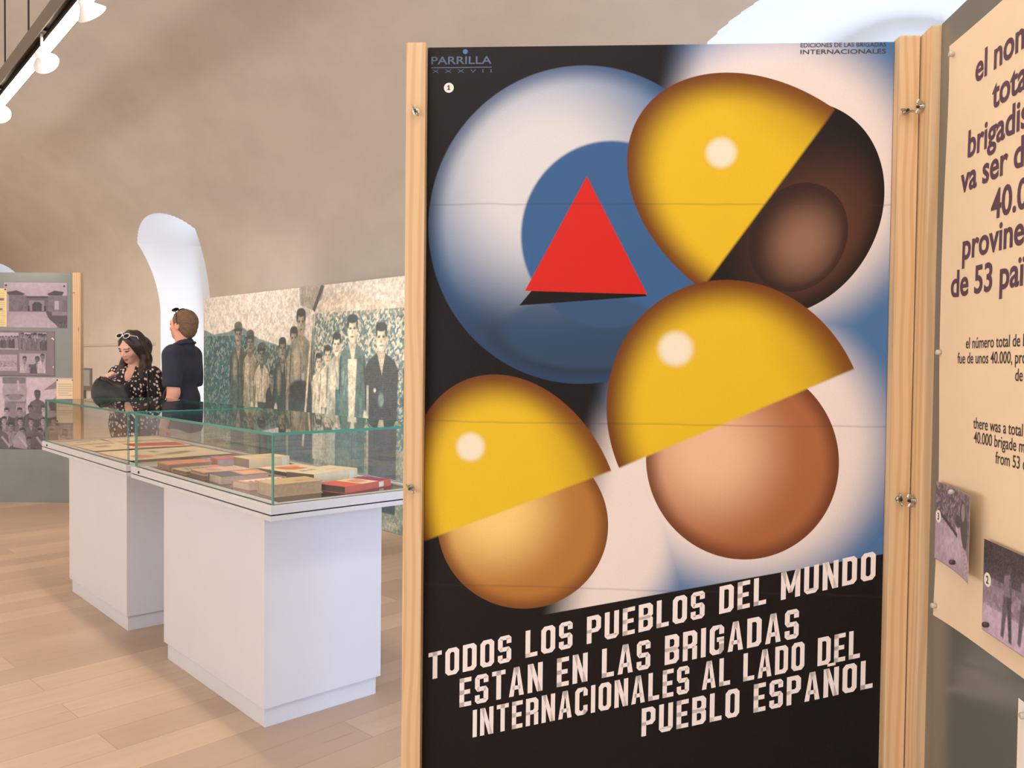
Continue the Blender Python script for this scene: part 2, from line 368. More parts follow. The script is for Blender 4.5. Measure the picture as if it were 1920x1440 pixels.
# ------------------------------------------------------------------ the room: barrel vault with splayed window niches
W, VA, VB, ZS = 4.5, 3.8, 2.8, 1.97; XC = W - VA; Y0, Y1 = -6.0, 25.0
def vault_pt(t): return XC + VA * math.cos(t), ZS + VB * math.sin(t)
def prism(name, prof, y0, y1, m, smooth_=None):
    mb = MB(); n = len(prof)
    mb.add([(x, y0, z) for x, z in prof] + [(x, y1, z) for x, z in prof], [(i, (i + 1) % n, (i + 1) % n + n, i + n) for i in range(n)] + [tuple(range(n))[::-1], tuple(range(n, 2 * n))], m)
    o = mb.build(name)
    bm = bmesh.new(); bm.from_mesh(o.data); bmesh.ops.recalc_face_normals(bm, faces=bm.faces); bm.to_mesh(o.data); bm.free()
    if smooth_: o.data.polygons.foreach_set('use_smooth', [True] * len(o.data.polygons)); o.data.set_sharp_from_angle(angle=R(smooth_))
    return o
TS = 0.86
wprof = [(W, -0.1)] + [vault_pt(TS * i / 44) for i in range(45)] + [(vault_pt(TS)[0], 5.3), (5.14, 5.3), (5.14, -0.1)]
wall = struct(prism('wall_right', wprof, Y0, Y1, M_WALL)); wall.data.materials.append(M_NICHE)
def cutter(yc, h0, rise, zs):
    mb = MB(); secs = []
    for Xs in (3.3, 5.4):
        hw = h0 + (4.24 - min(Xs, 5.3)) * math.tan(R(30)); hw = max(hw, .16)
        pts = [(-hw, -0.2), (hw, -0.2), (hw, zs)] + [(hw * (1 - i / 12), zs + rise * (1 - (1 - i / 12) ** 2)) for i in range(1, 24)] + [(-hw, zs)]
        secs.append([(Xs, yc + a, b) for a, b in pts])
    n = len(secs[0]); mb.add(secs[0] + secs[1], [(i, (i + 1) % n, (i + 1) % n + n, i + n) for i in range(n)] + [tuple(range(n))[::-1], tuple(range(n, 2 * n))], M_NICHE)
    o = mb.build('cut'); bm = bmesh.new(); bm.from_mesh(o.data); bmesh.ops.recalc_face_normals(bm, faces=bm.faces); bm.to_mesh(o.data); bm.free(); return o
NICHES = [(10.87, 0.91, 0.265, 2.985), (1.99, 0.93, 0.31, 3.05), (18.9, 0.91, 0.265, 2.985)]
cuts = [cutter(*a) for a in NICHES]
for c in cuts:
    md = wall.modifiers.new('b', 'BOOLEAN'); md.operation = 'DIFFERENCE'; md.object = c; md.solver = 'EXACT'; md.material_mode = 'TRANSFER'
dg = bpy.context.evaluated_depsgraph_get(); me = bpy.data.meshes.new_from_object(wall.evaluated_get(dg)); wall.modifiers.clear(); wall.data = me
for c in cuts: bpy.data.objects.remove(c)
me.polygons.foreach_set('use_smooth', [True] * len(me.polygons)); me.set_sharp_from_angle(angle=R(14))
cprof = [vault_pt(TS + (math.pi - TS) * i / 90) for i in range(91)]
cprof += [(XC - (VA + .35), ZS), (XC - (VA + .35), ZS + VB + .5), (vault_pt(TS)[0], ZS + VB + .5)]
struct(prism('ceiling', cprof, Y0, Y1, M_WALL, 14))
struct(MB().box(-3.45, -3.1, Y0, Y1, -0.1, ZS, M_WALL).build('wall_left'))
struct(MB().box(-3.4, 5.14, Y1, Y1 + .3, -0.1, 5.2, M_WALL).build('wall_back'))
fw = MB(); fw.box(-3.4, 2.0, Y0 - .3, Y0, -0.1, 5.2, M_WALL); fw.box(4.3, 5.14, Y0 - .3, Y0, -0.1, 5.2, M_WALL); fw.box(2.0, 4.3, Y0 - .3, Y0, -0.1, 0.75, M_WALL); fw.box(2.0, 4.3, Y0 - .3, Y0, 3.25, 5.2, M_WALL)
struct(fw.build('wall_front'))
struct(MB().box(-3.5, 5.6, Y0 - .3, Y1 + .3, -0.12, 0.0, M_FLOOR).build('floor'))
M_PANE = M_GLASS
def window(n, x0, y, hw, zt, along='y'):
    mb = MB(); pn = MB()
    B = (lambda m, a0, a1, b0, b1, z0, z1, mt: m.box(b0, b1, a0, a1, z0, z1, mt)) if along == 'y' else (lambda m, a0, a1, b0, b1, z0, z1, mt: m.box(a0, a1, b0, b1, z0, z1, mt))
    B(mb, y - hw, y - hw + .06, x0, x0 + .06, .02, zt, M_FRAME); B(mb, y + hw - .06, y + hw, x0, x0 + .06, .02, zt, M_FRAME)
    B(mb, y - hw, y + hw, x0, x0 + .06, .02, .08, M_FRAME); B(mb, y - hw, y + hw, x0, x0 + .06, zt - .06, zt, M_FRAME); B(mb, y - .03, y + .03, x0, x0 + .06, .08, zt - .06, M_FRAME)
    o = struct(mb.build('window_%d' % n)); B(pn, y - hw + .06, y + hw - .06, x0 + .025, x0 + .035, .08, zt - .06, M_PANE); pn.build('window_pane', o); return o
window(1, 5.06, 10.87, .43, 2.95); window(2, 5.06, 1.99, .45, 2.95); window(3, 5.06, 18.9, .43, 2.95)
for n_, yy in ((5, 1.5), (6, 7.0), (7, 12.5)): window(n_, -3.10, yy, 1.65, 1.96)  # unseen frames added to go with the left-wall fill lights
w4 = struct(MB().box(2.0, 4.3, Y0 - .2, Y0 - .15, 0.75, 0.82, M_FRAME).box(2.0, 4.3, Y0 - .2, Y0 - .15, 3.18, 3.25, M_FRAME).box(3.12, 3.18, Y0 - .2, Y0 - .15, 0.82, 3.18, M_FRAME).build('window_4'))
MB().box(2.0, 4.3, Y0 - .18, Y0 - .17, 0.82, 3.18, M_PANE).build('window_pane', w4)
tm = MB(); tm.add([(W + .005, 11.84, 1.635), (W - .03, 11.84, 1.625), (W - .03, 11.84, 1.608), (W + .005, 11.84, 1.585), (W + .005, 17.9, 1.635), (W - .03, 17.9, 1.625), (W - .03, 17.9, 1.608), (W + .005, 17.9, 1.585)],
    [(0, 1, 5, 4), (1, 2, 6, 5), (2, 3, 7, 6), (0, 3, 2, 1), (4, 5, 6, 7), (0, 4, 7, 3)], M_WALL)
struct(tm.build('trim_1'))

# ------------------------------------------------------------------ display cases
def display_case(label, loc, GL, base0, base1):
    t = thing('display_case', label, 'display case', loc, -0.022, 'white display cases with glass tops')
    GW, H0, ZT = 0.68, 0.892, 1.147
    mb = MB(); mb.box(.075, .60, base0, base1, .078, .842, M_WHITE, .003)
    mb.build('pedestal', t)
    MB().box(.087, .588, base0 + .018, base1 - .018, .0, .080, M_WHITE, .002).build('plinth', t)
    r = MB(); r.box(-.014, GW + .014, -.014, GL + .014, .838, .856, M_RIM, .002); r.box(-.006, GW + .006, -.006, GL + .006, .855, .862, M_GAP)
    for a in ((-.014, GW + .014, -.014, .045), (-.014, GW + .014, GL - .045, GL + .014), (-.014, .045, .0449, GL - .0449), (GW - .045, GW + .014, .0449, GL - .0449)): r.box(*a, .861, H0, M_RIM, .0015)
    r.build('rim', t)
    MB().box(.044, GW - .044, .044, GL - .044, .863, .8855, M_DECK).build('deck', t)
    g = .010
    def pane(x0, x1, y0, y1, z0, z1, thin):
        mb = MB(); V = [(x, y, z) for x in (x0, x1) for y in (y0, y1) for z in (z0, z1)]
        fc = {0: [(0, 1, 3, 2), (4, 6, 7, 5)], 1: [(0, 4, 5, 1), (2, 3, 7, 6)], 2: [(0, 2, 6, 4), (1, 5, 7, 3)]}
        for ax in range(3): mb.add(V, fc[ax], M_GLASS if ax == thin else M_GEDGE)
        mb.build('glass_pane', t)
    pane(0, GW, 0, g, H0, ZT - g, 1); pane(0, GW, GL - g, GL, H0, ZT - g, 1)
    pane(0, g, g, GL - g, H0, ZT - g, 0); pane(GW - g, GW, g, GL - g, H0, ZT - g, 0); pane(0, GW, 0, GL, ZT - g, ZT, 2)
    lk = MB(); lk.tube([(-.0145, GL * .93, .874), (-.018, GL * .93, .874)], .006, M_GAP, 10); lk.build('lock', t)
    return t
CN, CF = (1.419, 2.671, 0), (1.447, 4.150, 0)
near = display_case('nearer white display case with a glass top holding old books', CN, 1.40, .215, 1.235)
far = display_case('farther white display case with a glass top holding old newspapers', CF, 1.50, .255, 1.275)
def in_case(C0, x, y): 
    c, s = math.cos(-.022), math.sin(-.022); return C0[0] + c * x - s * y, C0[1] + s * x + c * y
DZ = .8857

# books
def book(label, cx, cy, w, d, h, rz, cover, pages, paint=None, spine=None, C0=CN, z=DZ, name='book', sticker=None):
    x, y = in_case(C0, cx, cy); t = thing(name, label, 'book', (x, y, z), rz - .022, 'old books in the nearer display case')
    mc = mat('book_cover', cover, .6, noise=.07, nscale=25); mp = mat('book_pages', pages, .85, noise=.10, nscale=60); ct = .002
    if spine == 'none':
        MB().box(-w / 2, w / 2, -d / 2, d / 2, 0, h - .0012, mp, .001).build('pages', t)
    else:
        sp = {'front': (-w / 2, w / 2, -d / 2, -d / 2 + ct), 'left': (-w / 2, -w / 2 + ct, -d / 2, d / 2), 'right': (w / 2 - ct, w / 2, -d / 2, d / 2), 'back': (-w / 2, w / 2, d / 2 - ct, d / 2)}[spine or 'right']
        MB().box(-w / 2 + .004, w / 2 - .004, -d / 2 + .004, d / 2 - .004, ct, h - ct, mp).build('pages', t)
        c = MB(); c.box(-w / 2, w / 2, -d / 2, d / 2, 0, ct, mc); c.box(*sp, ct * .9, h - ct * .9, mc); c.box(-w / 2, w / 2, -d / 2, d / 2, h - ct, h - .0004, mc); c.build('cover', t)
    if paint:
        cv = Canvas(w, d, .004, cover); paint(cv); o = cv.build('front_print', t, M_NEWS, 0, 0, 0, .0005)
        o.rotation_euler = (R(-90), 0, 0); o.location = (-w / 2, -d / 2, h - .0004)
    if sticker:
        MB().box(sticker[0] - .014, sticker[0] + .014, -d / 2 - .0008, -d / 2, .004, h - .004, M_PAPER).build('spine_label', t)
    return t
def flip(cv): pass
def p_plain(mark):
    def f(c): c.mottle(.06, .03); c.rect(c.w * .56, c.h * .30, c.w * .72, c.h * .42, mark, .8); c.line((c.w * .25, c.h * .62), (c.w * .6, c.h * .62), .004, (150, 120, 90), .5)
    return f
def p_red(c):
    c.rect(0, 0, c.w * .36, c.h, (226, 92, 58)); c.rect(c.w * .36, 0, c.w * .72, c.h, (240, 214, 166)); c.rect(c.w * .72, 0, c.w, c.h, (166, 50, 104))
    for q in range(4): c.line((c.w * (.42 + .06 * q), c.h * .25), (c.w * (.47 + .06 * q), c.h * .75), .010, (214, 92, 60))
def p_letters(c):
    for q, tx in enumerate((.15, .22, .33, .4)): c.rect(c.w * tx, c.h * .6, c.w * (tx + .045), c.h * .78, (70, 56, 46), .85)
    c.rect(c.w * .5, c.h * .35, c.w * .75, c.h * .42, (196, 160, 110), .7); c.mottle(.05, .03)
def p_orange(c):
    c.ell(c.w * .45, c.h * .5, c.w * .24, c.h * .36, (222, 118, 62), .4, .4); c.ell(c.w * .6, c.h * .7, c.w * .2, c.h * .12, (230, 150, 80), .4, .2); c.rect(c.w * .1, c.h * .04, c.w * .7, c.h * .14, (214, 112, 64), .8); c.mottle(.08, .03)
def p_figs(c):
    c.rect(0, 0, c.w, c.h * .25, (216, 96, 82)); c.rect(0, c.h * .72, c.w, c.h, (196, 112, 84))
    for q in range(7):
        c.ell(c.w * (.15 + .12 * q), c.h * .55, .011, .035, (238, 232, 206), .4, .5); c.ell(c.w * (.20 + .12 * q), c.h * .42, .007, .02, (98, 92, 74), .5, -.4)
def p_dark(c): c.rect(c.w * .45, 0, c.w, c.h, (222, 150, 110)); c.rect(c.w * .55, c.h * .2, c.w * .85, c.h * .75, (238, 172, 84)); c.mottle(.08, .03)
def p_grey(c):
    c.rect(c.w * .12, c.h * .18, c.w * .78, c.h * .8, (176, 168, 140))
    for q in range(7): c.line((c.w * (.15 + .09 * q), c.h * .25), (c.w * (.22 + .09 * q), c.h * .72), .006, (92, 88, 76), .8)
    c.rect(c.w * .8, 0, c.w, c.h, (222, 120, 96))
def p_stripe(c):
    for q in range(4): c.poly([(0, c.h * (.1 + .22 * q)), (c.w, c.h * (.2 + .2 * q)), (c.w, c.h * (.28 + .2 * q)), (0, c.h * (.2 + .22 * q))], (238, 190, 150), .7)
def p_crim(c):
    for q in range(5): c.line((c.w * .1, c.h * (.15 + .17 * q)), (c.w * .9, c.h * (.12 + .17 * q)), .004, (232, 120, 110), .6)
def p_head(c):
    c.ell(c.w * .35, c.h * .5, .03, .045, (196, 140, 120), .6); c.rect(c.w * .6, c.h * .1, c.w * .95, c.h * .9, (210, 160, 144), .7); c.mottle(.1, .02)
book('thick tan paperback lying at the front corner of the glass case, page edges outwards', .205, .262, .205, .145, .048, -.02, (214, 178, 122), (186, 152, 110), p_plain((196, 112, 70)), 'back')
book('red, cream and magenta hardback with a paper spine label, rightmost at the case front', .462, .205, .268, .15, .028, .26, (214, 96, 70), (96, 74, 58), p_red, 'front', sticker=(.075,))
book('thick cream hardback behind the red and magenta book, blocky dark title letters', .481, .500, .262, .17, .044, .27, (238, 216, 172), (120, 92, 66), p_letters, 'front', sticker=(.095,))
book('flat cream booklet with a big orange picture, in the middle of the right row', .492, .775, .21, .25, .022, .10, (240, 214, 160), (104, 88, 72), p_orange, 'right')
book('thick cream volume with a paper spine label at the back of the right row', .500, 1.115, .215, .16, .046, .06, (236, 208, 156), (142, 114, 84), p_plain((190, 150, 100)), 'front', sticker=(.08,))
book('crimson hardback beside the thick cream volume at the back', .385, 1.250, .125, .125, .036, -.15, (196, 52, 66), (150, 146, 142), p_crim, 'left')
book('paperback with white figures between red bands, left of the thick tan one', .195, .470, .205, .14, .028, .06, (206, 110, 80), (214, 186, 150), p_figs, 'back')
book('black covered book with an orange and pink panel in the left row', .185, .675, .21, .145, .036, -.06, (54, 54, 58), (182, 156, 132), p_dark, 'back')
book('thin brown booklet lying underneath a pink one in the left row', .190, .880, .21, .15, .016, .05, (126, 108, 84), (110, 92, 74), None, 'back')
book('thin pink and beige booklet lying on top of a brown one', .192, .883, .205, .145, .014, .0, (226, 176, 146), (140, 120, 96), p_head, 'back', z=DZ + .0163)
book('booklet with grey slanted figures and a red border, near the back of the left row', .185, 1.075, .21, .15, .016, .05, (206, 178, 140), (120, 104, 84), p_grey, 'back')
book('salmon red striped booklet, farthest of the left row', .182, 1.255, .21, .13, .028, .03, (226, 112, 84), (134, 116, 92), p_stripe, 'back')

# newspapers
def newspaper(label, cx, cy, w, d, rz, paint, z):
    x, y = in_case(CF, cx, cy); cv = Canvas(w, d, .005, (240, 220, 186)); cv.mottle(.06, .05)
    for q in range(int(d / .016)):
        for cc in range(int(w / .07)):
            if RNG.random() < .8: cv.line((.015 + cc * .07, .02 + q * .016), (.015 + cc * .07 + .055, .02 + q * .016), .005, (150, 126, 96), .35)
    paint(cv); ph = RNG.random() * 6
    t = thing('newspaper', label, 'newspaper', (x, y, z), rz - .022, 'old newspapers in the farther display case')
    o = cv.build('sheet', t, M_NEWS, -w / 2, 0, -d / 2, .0006, lambda u, v: -.0010 * (1 + np.sin(u * 9 + ph) * np.cos(v * 8 + ph)))
    o.rotation_euler = (R(-90), 0, 0); return t
def n_mast(col, zz=.9):
    def f(c): c.rect(c.w * .06, c.h * (zz - .07), c.w * .94, c.h * zz, col, .9); c.rect(c.w * .3, c.h * .4, c.w * .62, c.h * .6, (120, 104, 84), .8)
    return f
def n_fig(c):
    c.rect(c.w * .05, c.h * .05, c.w * .95, c.h * .95, (242, 222, 188), .85)
    c.ell(c.w * .22, c.h * .35, .05, .07, (214, 110, 86), .5, al=.8); c.rect(c.w * .14, c.h * .2, c.w * .32, c.h * .24, (206, 92, 74), .8)
    c.ell(c.w * .62, c.h * .45, .09, .03, (74, 66, 60), .4, .5); c.ell(c.w * .55, c.h * .4, .12, .05, (160, 132, 100), .6, .3, .7); c.rect(c.w * .42, c.h * .62, c.w * .5, c.h * .8, (84, 70, 58), .7)
def n_red(c): c.poly([(c.w * .05, c.h * .15), (c.w * .95, c.h * .05), (c.w * .95, c.h * .35), (c.w * .05, c.h * .45)], (208, 58, 56)); c.rect(c.w * .1, c.h * .6, c.w * .9, c.h * .68, (150, 110, 90), .7)
newspaper('yellowed newspaper with a red emblem and a dark drawing, nearest sheet in the far case', .335, .44, .54, .50, .03, n_fig, DZ + .0016)
newspaper('yellowed newspaper with a broad red band across its page', .464, 1.12, .33, .68, -.05, n_red, DZ + .0016)
newspaper('yellowed newspaper with a grey photo on the left side of the far case', .178, .96, .25, .46, .03, n_mast((120, 92, 74)), DZ + .0046)
newspaper('yellowed newspaper at the far left end of the far case', .175, 1.33, .24, .22, .06, n_mast((96, 80, 66), .85), DZ + .0016)
dk = MB(); x, y = in_case(CF, .105, .70); dkt = thing('booklet', 'dark brown booklet peeking out from under the yellowed newspapers', 'booklet', (x, y, DZ), .5)
dk.box(-.055, .055, -.04, .04, 0, .0015, mat('dark_booklet', (62, 48, 42), .6, noise=.1)); dk.build('cover', dkt)

# ------------------------------------------------------------------ mural photograph
mu = thing('mural_panel', 'huge faded teal mural photograph of a group of standing men', 'mural', (4.016, 9.155, 0), R(-90))
def paint_mural():
    w, h = 5.6, 2.09; c = Canvas(w, h, .0080, (214, 203, 194)); TE = (40, 88, 100); MID = (120, 140, 138); LT = (228, 216, 194)
    s = lambda y: 9.155 - y
    U, V = c.U, c.V
    c.poly([(0, 0), (0, 1.74), (.25, 1.68), (.6, 1.70), (.9, 1.76), (1.3, 1.62), (1.7, 1.55), (2.3, 1.56), (2.42, 1.84), (w, 1.80), (w, 0)], MID)
    c.poly([(2.42, 1.84), (2.45, 2.0), (3.0, 2.02), (3.3, 1.93), (3.9, 1.86), (w, 1.9), (w, 1.78), (2.4, 1.78)], (196, 186, 168), .8)
    c.tex(0, 0, 1.2, 1.66, [TE, (60, 104, 112), (34, 70, 80), (120, 140, 136)], .028, .75)
    c.tex(.9, 0, 2.4, 1.55, [(88, 104, 100), (60, 84, 88), (140, 142, 130), (40, 70, 78)], .03, .7)
    c.tex(2.38, .0, w, 1.84, [(176, 176, 164), (96, 118, 120), (206, 200, 182), (70, 100, 106)], .022, .75)
    c.poly([(0, 0), (0, .9), (w, .55), (w, 0)], (176, 172, 150), .75); c.tex(0, 0, w, .62, [(196, 188, 160), (150, 150, 132), (120, 130, 122)], .02, .6)
    c.poly([(2.10, 2.09), (2.55, 2.09), (2.50, 1.97), (2.33, 1.87), (2.12, 1.93)], (160, 156, 146)); c.line((2.52, 2.09), (2.36, 1.86), .05, (84, 92, 94)); c.poly([(2.12, 1.93), (2.3, 1.85), (2.2, 1.9)], (110, 114, 112))
    dark, md = (52, 82, 90), (92, 110, 112)
    c.man(s(8.31), 1.78, .92, (150, 142, 130), (60, 72, 74), (86, 98, 96), .45, (150, 146, 130), .95, (96, 104, 100))
    c.man(s(8.04), 1.69, .86, (132, 130, 122), (70, 80, 82), (150, 146, 130), .5, (196, 184, 164), .8, (84, 94, 94))
    c.man(s(7.79), 1.56, .8, (120, 124, 118), (52, 66, 70), (190, 182, 162), .62, None, .8, (80, 92, 92)); c.rect(s(7.92), .3, s(7.66), .98, (38, 62, 70), .9)
    c.man(s(7.58), 1.30, .6, (140, 140, 128), (52, 66, 70), (46, 72, 80), .3, None, .9)
    c.man(s(7.37), 1.62, .84, (140, 138, 126), (40, 56, 60), (70, 88, 90), .35, (150, 146, 130), .9)
    c.man(s(7.15), 1.72, .88, (170, 162, 146), (46, 62, 66), (150, 148, 134), .4, None, .8)
    c.man(s(7.02), 1.885, 1.0, (172, 164, 148), (60, 70, 72), (140, 140, 128), .3, (190, 180, 160), .95)
    c.rect(s(7.25), .2, s(6.78), 1.08, (48, 76, 82), .92); c.ell(s(7.02), 1.12, .22, .10, (42, 66, 74), .3)
    c.man(s(6.70), 1.47, .66, (222, 210, 188), (44, 66, 72), (206, 200, 180), .5, None, .8)
    c.man(s(6.55), 1.54, .72, (214, 204, 182), (44, 66, 72), (222, 212, 190), .75, None, .85); c.rect(s(6.66), .85, s(6.44), .98, (50, 86, 94), .8)
    c.man(s(6.40), 1.65, .84, (216, 206, 186), (52, 76, 82), (176, 180, 168), .4, (226, 216, 196), .9)
    c.rect(s(6.42), .25, s(6.2), 1.15, (58, 104, 116), .85)
    c.man(s(6.15), 1.80, .98, (222, 210, 188), (48, 72, 80), (104, 128, 128), .2, None, .95)
    c.poly([(s(6.22), 1.42), (s(6.08), 1.42), (s(6.12), .85), (s(6.2), .85)], (222, 212, 190), .9)
    c.man(s(5.72), 1.72, .98, (214, 202, 182), (38, 60, 68), (40, 66, 76), .15, None, 1.05); c.ell(s(5.81), 1.16, .018, .018, (206, 204, 190)); c.ell(s(5.72), 1.08, .04, .06, (120, 132, 130), .6)
    c.rect(s(5.93), .35, s(5.9), 1.2, (206, 200, 182), .7)
    c.man(s(5.2), 1.7, .95, (205, 196, 178), (44, 66, 74), (70, 96, 102), .2, None, 1.0); c.man(s(4.75), 1.62, .9, (205, 196, 178), (44, 66, 74), (120, 136, 134), .2, None, 1.0)
    c.line((s(6.81), 1.83), (s(6.98), .6), .035, (206, 196, 176)); c.line((s(6.79), 1.83), (s(6.96), .6), .008, (80, 92, 92))
    for yy in (8.0, 7.9, 7.5, 6.62, 5.95): c.ell(s(yy), .93, .03, .05, (206, 198, 178), .5)
    wm = np.clip((1.35 - V) / 0.9, 0, 1) * .35; c.blend(wm, (40, 116, 130)); c.c = np.clip((c.c - .22) * 1.45 + .25, (.018, .040, .050), .85); c.mottle(.16, .06); c.mottle(.24, .025); c.mottle(.22, .012)
    return c
paint_mural().build('print_face', mu, M_MURAL, 0, 0, 0, .004)
MB().box(0, 5.6, .0005, .04, 0, 2.088, M_MDF).build('backing_board', mu)

# ------------------------------------------------------------------ wing nuts, pins
def wingnut(parent, x, y, z, rot=0.0, name='wing_nut'):
    mb = MB(); mb.tube([(0, 0, 0), (0, -.003, 0)], .0105, M_STEEL, 16); mb.tube([(0, -.002, 0), (0, -.012, 0)], [.0075, .0058], M_STEEL, 12)
    for q in (-1, 1): mb.ball((q * .013, -.012, 0), (.0085, .007, .0028), M_STEEL, 12, 8, Matrix.Rotation(q * R(28), 3, 'Y') if False else Matrix.Rotation(-q * R(35), 3, 'Z'))
    mb.tube([(0, -.011, 0), (0, -.018, 0)], .0042, M_BOLT, 10)
    o = mb.build(name, parent, 40); o.location = (x, y, z); o.rotation_euler = (0, rot, 0); o.scale = (.70, .85, .70); return o
def pin(parent, x, z, m=M_PIN, y=0.0, r=.0055):
    mb = MB(); mb.tube([(0, 0, 0), (0, -.003, 0), (0, -.0075, 0), (0, -.0095, 0)], [r * .7, r, r, r * .75], m, 12); mb.tube([(0, .004, 0), (0, 0, 0)], .0008, M_STEEL, 6)
    o = mb.build('push_pin', parent, 40); o.location = (x, y, z); return o

# ------------------------------------------------------------------ poster panel
PA = math.atan2(-.737, .676); PO = (1.134, 1.45, 0)
pp = thing('display_stand', 'free-standing panel with pine side posts framing the yellow and blue poster', 'display panel', PO, PA)
MB().box(-.042, .0, -.027, .033, 0, 2.087, M_PINE[0], .0022).build('post', pp); MB().box(.992, 1.0335, -.027, .033, 0, 2.089, M_PINE[1], .0022).build('post', pp)
MB().box(.0005, .9915, .0035, .018, .08, 2.086, M_MDF).build('backing_board', pp)
wingnut(pp, -.020, -.027, 1.938, R(60)); wingnut(pp, -.025, -.027, 1.126, R(45)); wingnut(pp, 1.006, -.027, 1.931, R(10)); wingnut(pp, 1.010, -.027, 1.124, R(80))
po = thing('poster', 'large black poster with yellow domes, blue disc, red triangle and white slogan', 'poster', PO, PA)
def poster_mat():
    m, nt, p = newmat('poster_print'); u, y_, v = coords(nt)
    def ell(cx, cz, rx, rz, ang=0.0):
        c, s = math.cos(ang), math.sin(ang); du, dv = u - cx, v - cz
        a = (du * c + dv * s) * (1.0 / rx); b = (dv * c - du * s) * (1.0 / rz)
        return X.op('SQRT', a * a + b * b), a, b
    def inside(r, soft=.01): return 1.0 - smooth(r, 1.0 - soft, 1.0)
    BLK = L(21, 17, 17)
    col = mixc(0.0, BLK, BLK)
    # pale glow field on the right, blue towards its rim
    r, a, b = ell(.70, 1.42, .62, .86, -.12); f = 1.0 - smooth(r, .74, 1.0); BL = L(76, 116, 166); WH = L(232, 220, 216)
    g1 = 1.0 - smooth(ell(.74, 1.80, .33, .34)[0], .68, 1.10); g2 = 1.0 - smooth(ell(.69, 1.23, .34, .34)[0], .66, 1.04); g3 = 1.0 - smooth(ell(.33, 1.05, .27, .30)[0], .66, 1.02)
    glow = X.op('MAXIMUM', X.op('MAXIMUM', g1, g2), g3)
    right = smooth(u - v * 0.20, .09, .20)
    col = mixc(right, col, mixc(glow, BL, WH))
    # plain disc with a soft blue gradient
    r, a, b = ell(.338, 1.70, .335, .345); lit = 1.0 - smooth(ell(.26, 1.80, .30, .30)[0], .30, 1.15)
    disc = mixc(lit, mixc(smooth(v, 1.38, 1.70), L(38, 50, 60), L(66, 108, 158)), L(216, 216, 220)); disc = mixc(smooth(r, .86, 1.0) * 0.75, disc, L(44, 72, 110))
    r2, _, _ = ell(.40, 1.68, .20, .21); disc = mixc((1.0 - smooth(r2, .94, .98)), disc, L(58, 98, 148))
    r3, _, _ = ell(.35, 1.47, .20, .09); disc = mixc((1.0 - smooth(r3, .80, 1.0)) * 0.7, disc, L(52, 80, 112))
    col = mixc(inside(r), col, disc)
    # plain red triangle with its drop shape
    def tri(pts):
        f = None
        for i in range(3):
            (x0, z0), (x1, z1) = pts[i], pts[(i + 1) % 3]; nx, nz = -(z1 - z0), (x1 - x0); l = math.hypot(nx, nz)
            h = smooth((u - x0) * (nx / l) + (v - z0) * (nz / l), -.0008, .0008); f = h if f is None else f * h
        return f
    col = mixc(tri([(.206, 1.526), (.482, 1.548), (.349, 1.70)]), col, BLK)
    col = mixc(tri([(.218, 1.558), (.482, 1.552), (.349, 1.806)]), col, L(208, 38, 32))
    # ovals and half-discs: soft colour fields
    YE, BR, TAN = L(226, 188, 38), L(112, 62, 22), L(226, 180, 120)
    def oval(cx, cz, rx, rz, ang, c1, c2, c3, hx, hz):
        global_r, a, b = ell(cx, cz, rx, rz, ang); s = 1.0 - smooth(ell(cx + hx, cz + hz, rx, rz, ang)[0], .15, 1.0)
        q = mixc(s, c1, c2); q = mixc(smooth(global_r, .80, 1.0) * 0.8, q, c3); return inside(global_r, .006), q
    def dome(cx, cz, rx, rz, ang, hx, hz):
        rr, a, b = ell(cx, cz, rx, rz, ang); body = mixc(smooth(rr, .70, 1.0), YE, BR); sh = 1.0 - smooth(ell(cx + hx, cz + hz, rx * .17, rx * .17)[0], .55, 1.0)
        body = mixc(smooth(a, .35, 1.0) * 0.55, body, L(128, 76, 28)); body = mixc(sh, body, L(238, 228, 206))
        return inside(rr, .006) * smooth(b, -.012, .012), body
    k, q = oval(.775, 1.735, .195, .235, -.45, L(30, 24, 24), L(92, 58, 46), L(26, 20, 20), .06, -.05); col = mixc(k, col, q)
    k, q = oval(.80, 1.675, .10, .12, -.45, L(52, 34, 30), L(150, 112, 92), L(44, 30, 28), .01, -.01); col = mixc(k * 0.8, col, q)
    k, q = dome(.735, 1.755, .235, .33, .95, -.10, .10); col = mixc(k, col, q)
    k, q = oval(.690, 1.195, .205, .215, .25, L(168, 104, 66), L(232, 186, 152), L(96, 48, 26), -.07, .02); col = mixc(k, col, q)
    k, q = dome(.675, 1.285, .272, .305, .42, -.13, .15); col = mixc(k, col, q)
    k, q = oval(.218, 1.045, .188, .185, .20, L(176, 118, 56), L(240, 204, 124), L(108, 58, 24), -.06, .03); col = mixc(k, col, q)
    k, q = dome(.202, 1.085, .225, .300, .38, -.10, .13); col = mixc(k, col, q)
    # slanted black foot of the sheet
    sl = v - (u - .013) * 0.2100
    col = mixc(1.0 - smooth(sl, .795 - .0008, .795 + .0008), col, BLK)
    # fold creases and paper grain
    fold = 0.0
    for zz in (1.752, 1.278, .915):
        wv = noise_at(u * 3.0, 0.0, zz, 2.0, 2) * 0.012; fd = X.op('ABSOLUTE', v - zz + wv); fold = (1.0 - smooth(fd, .0, .0035)) + fold
    col = mixc(fold * 0.25, col, L(60, 52, 50))
    gr = noise_at(u, 0.0, v, 420.0, 3, 0.7); col = mixc(smooth(gr, .35, .75) * 0.09, col, L(30, 26, 28)); col = mixc(smooth(noise_at(u, 3.0, v, 300.0, 2), .5, .8) * 0.015, col, L(200, 190, 184))
    nt.links.new(col.s, p.inputs['Base Color']); p.inputs['Roughness'].default_value = 0.45; p.inputs['Specular IOR Level'].default_value = 0.22; return m
MB().box(.001, .991, .0, .003, .085, 2.0855, poster_mat()).build('print_sheet', po)
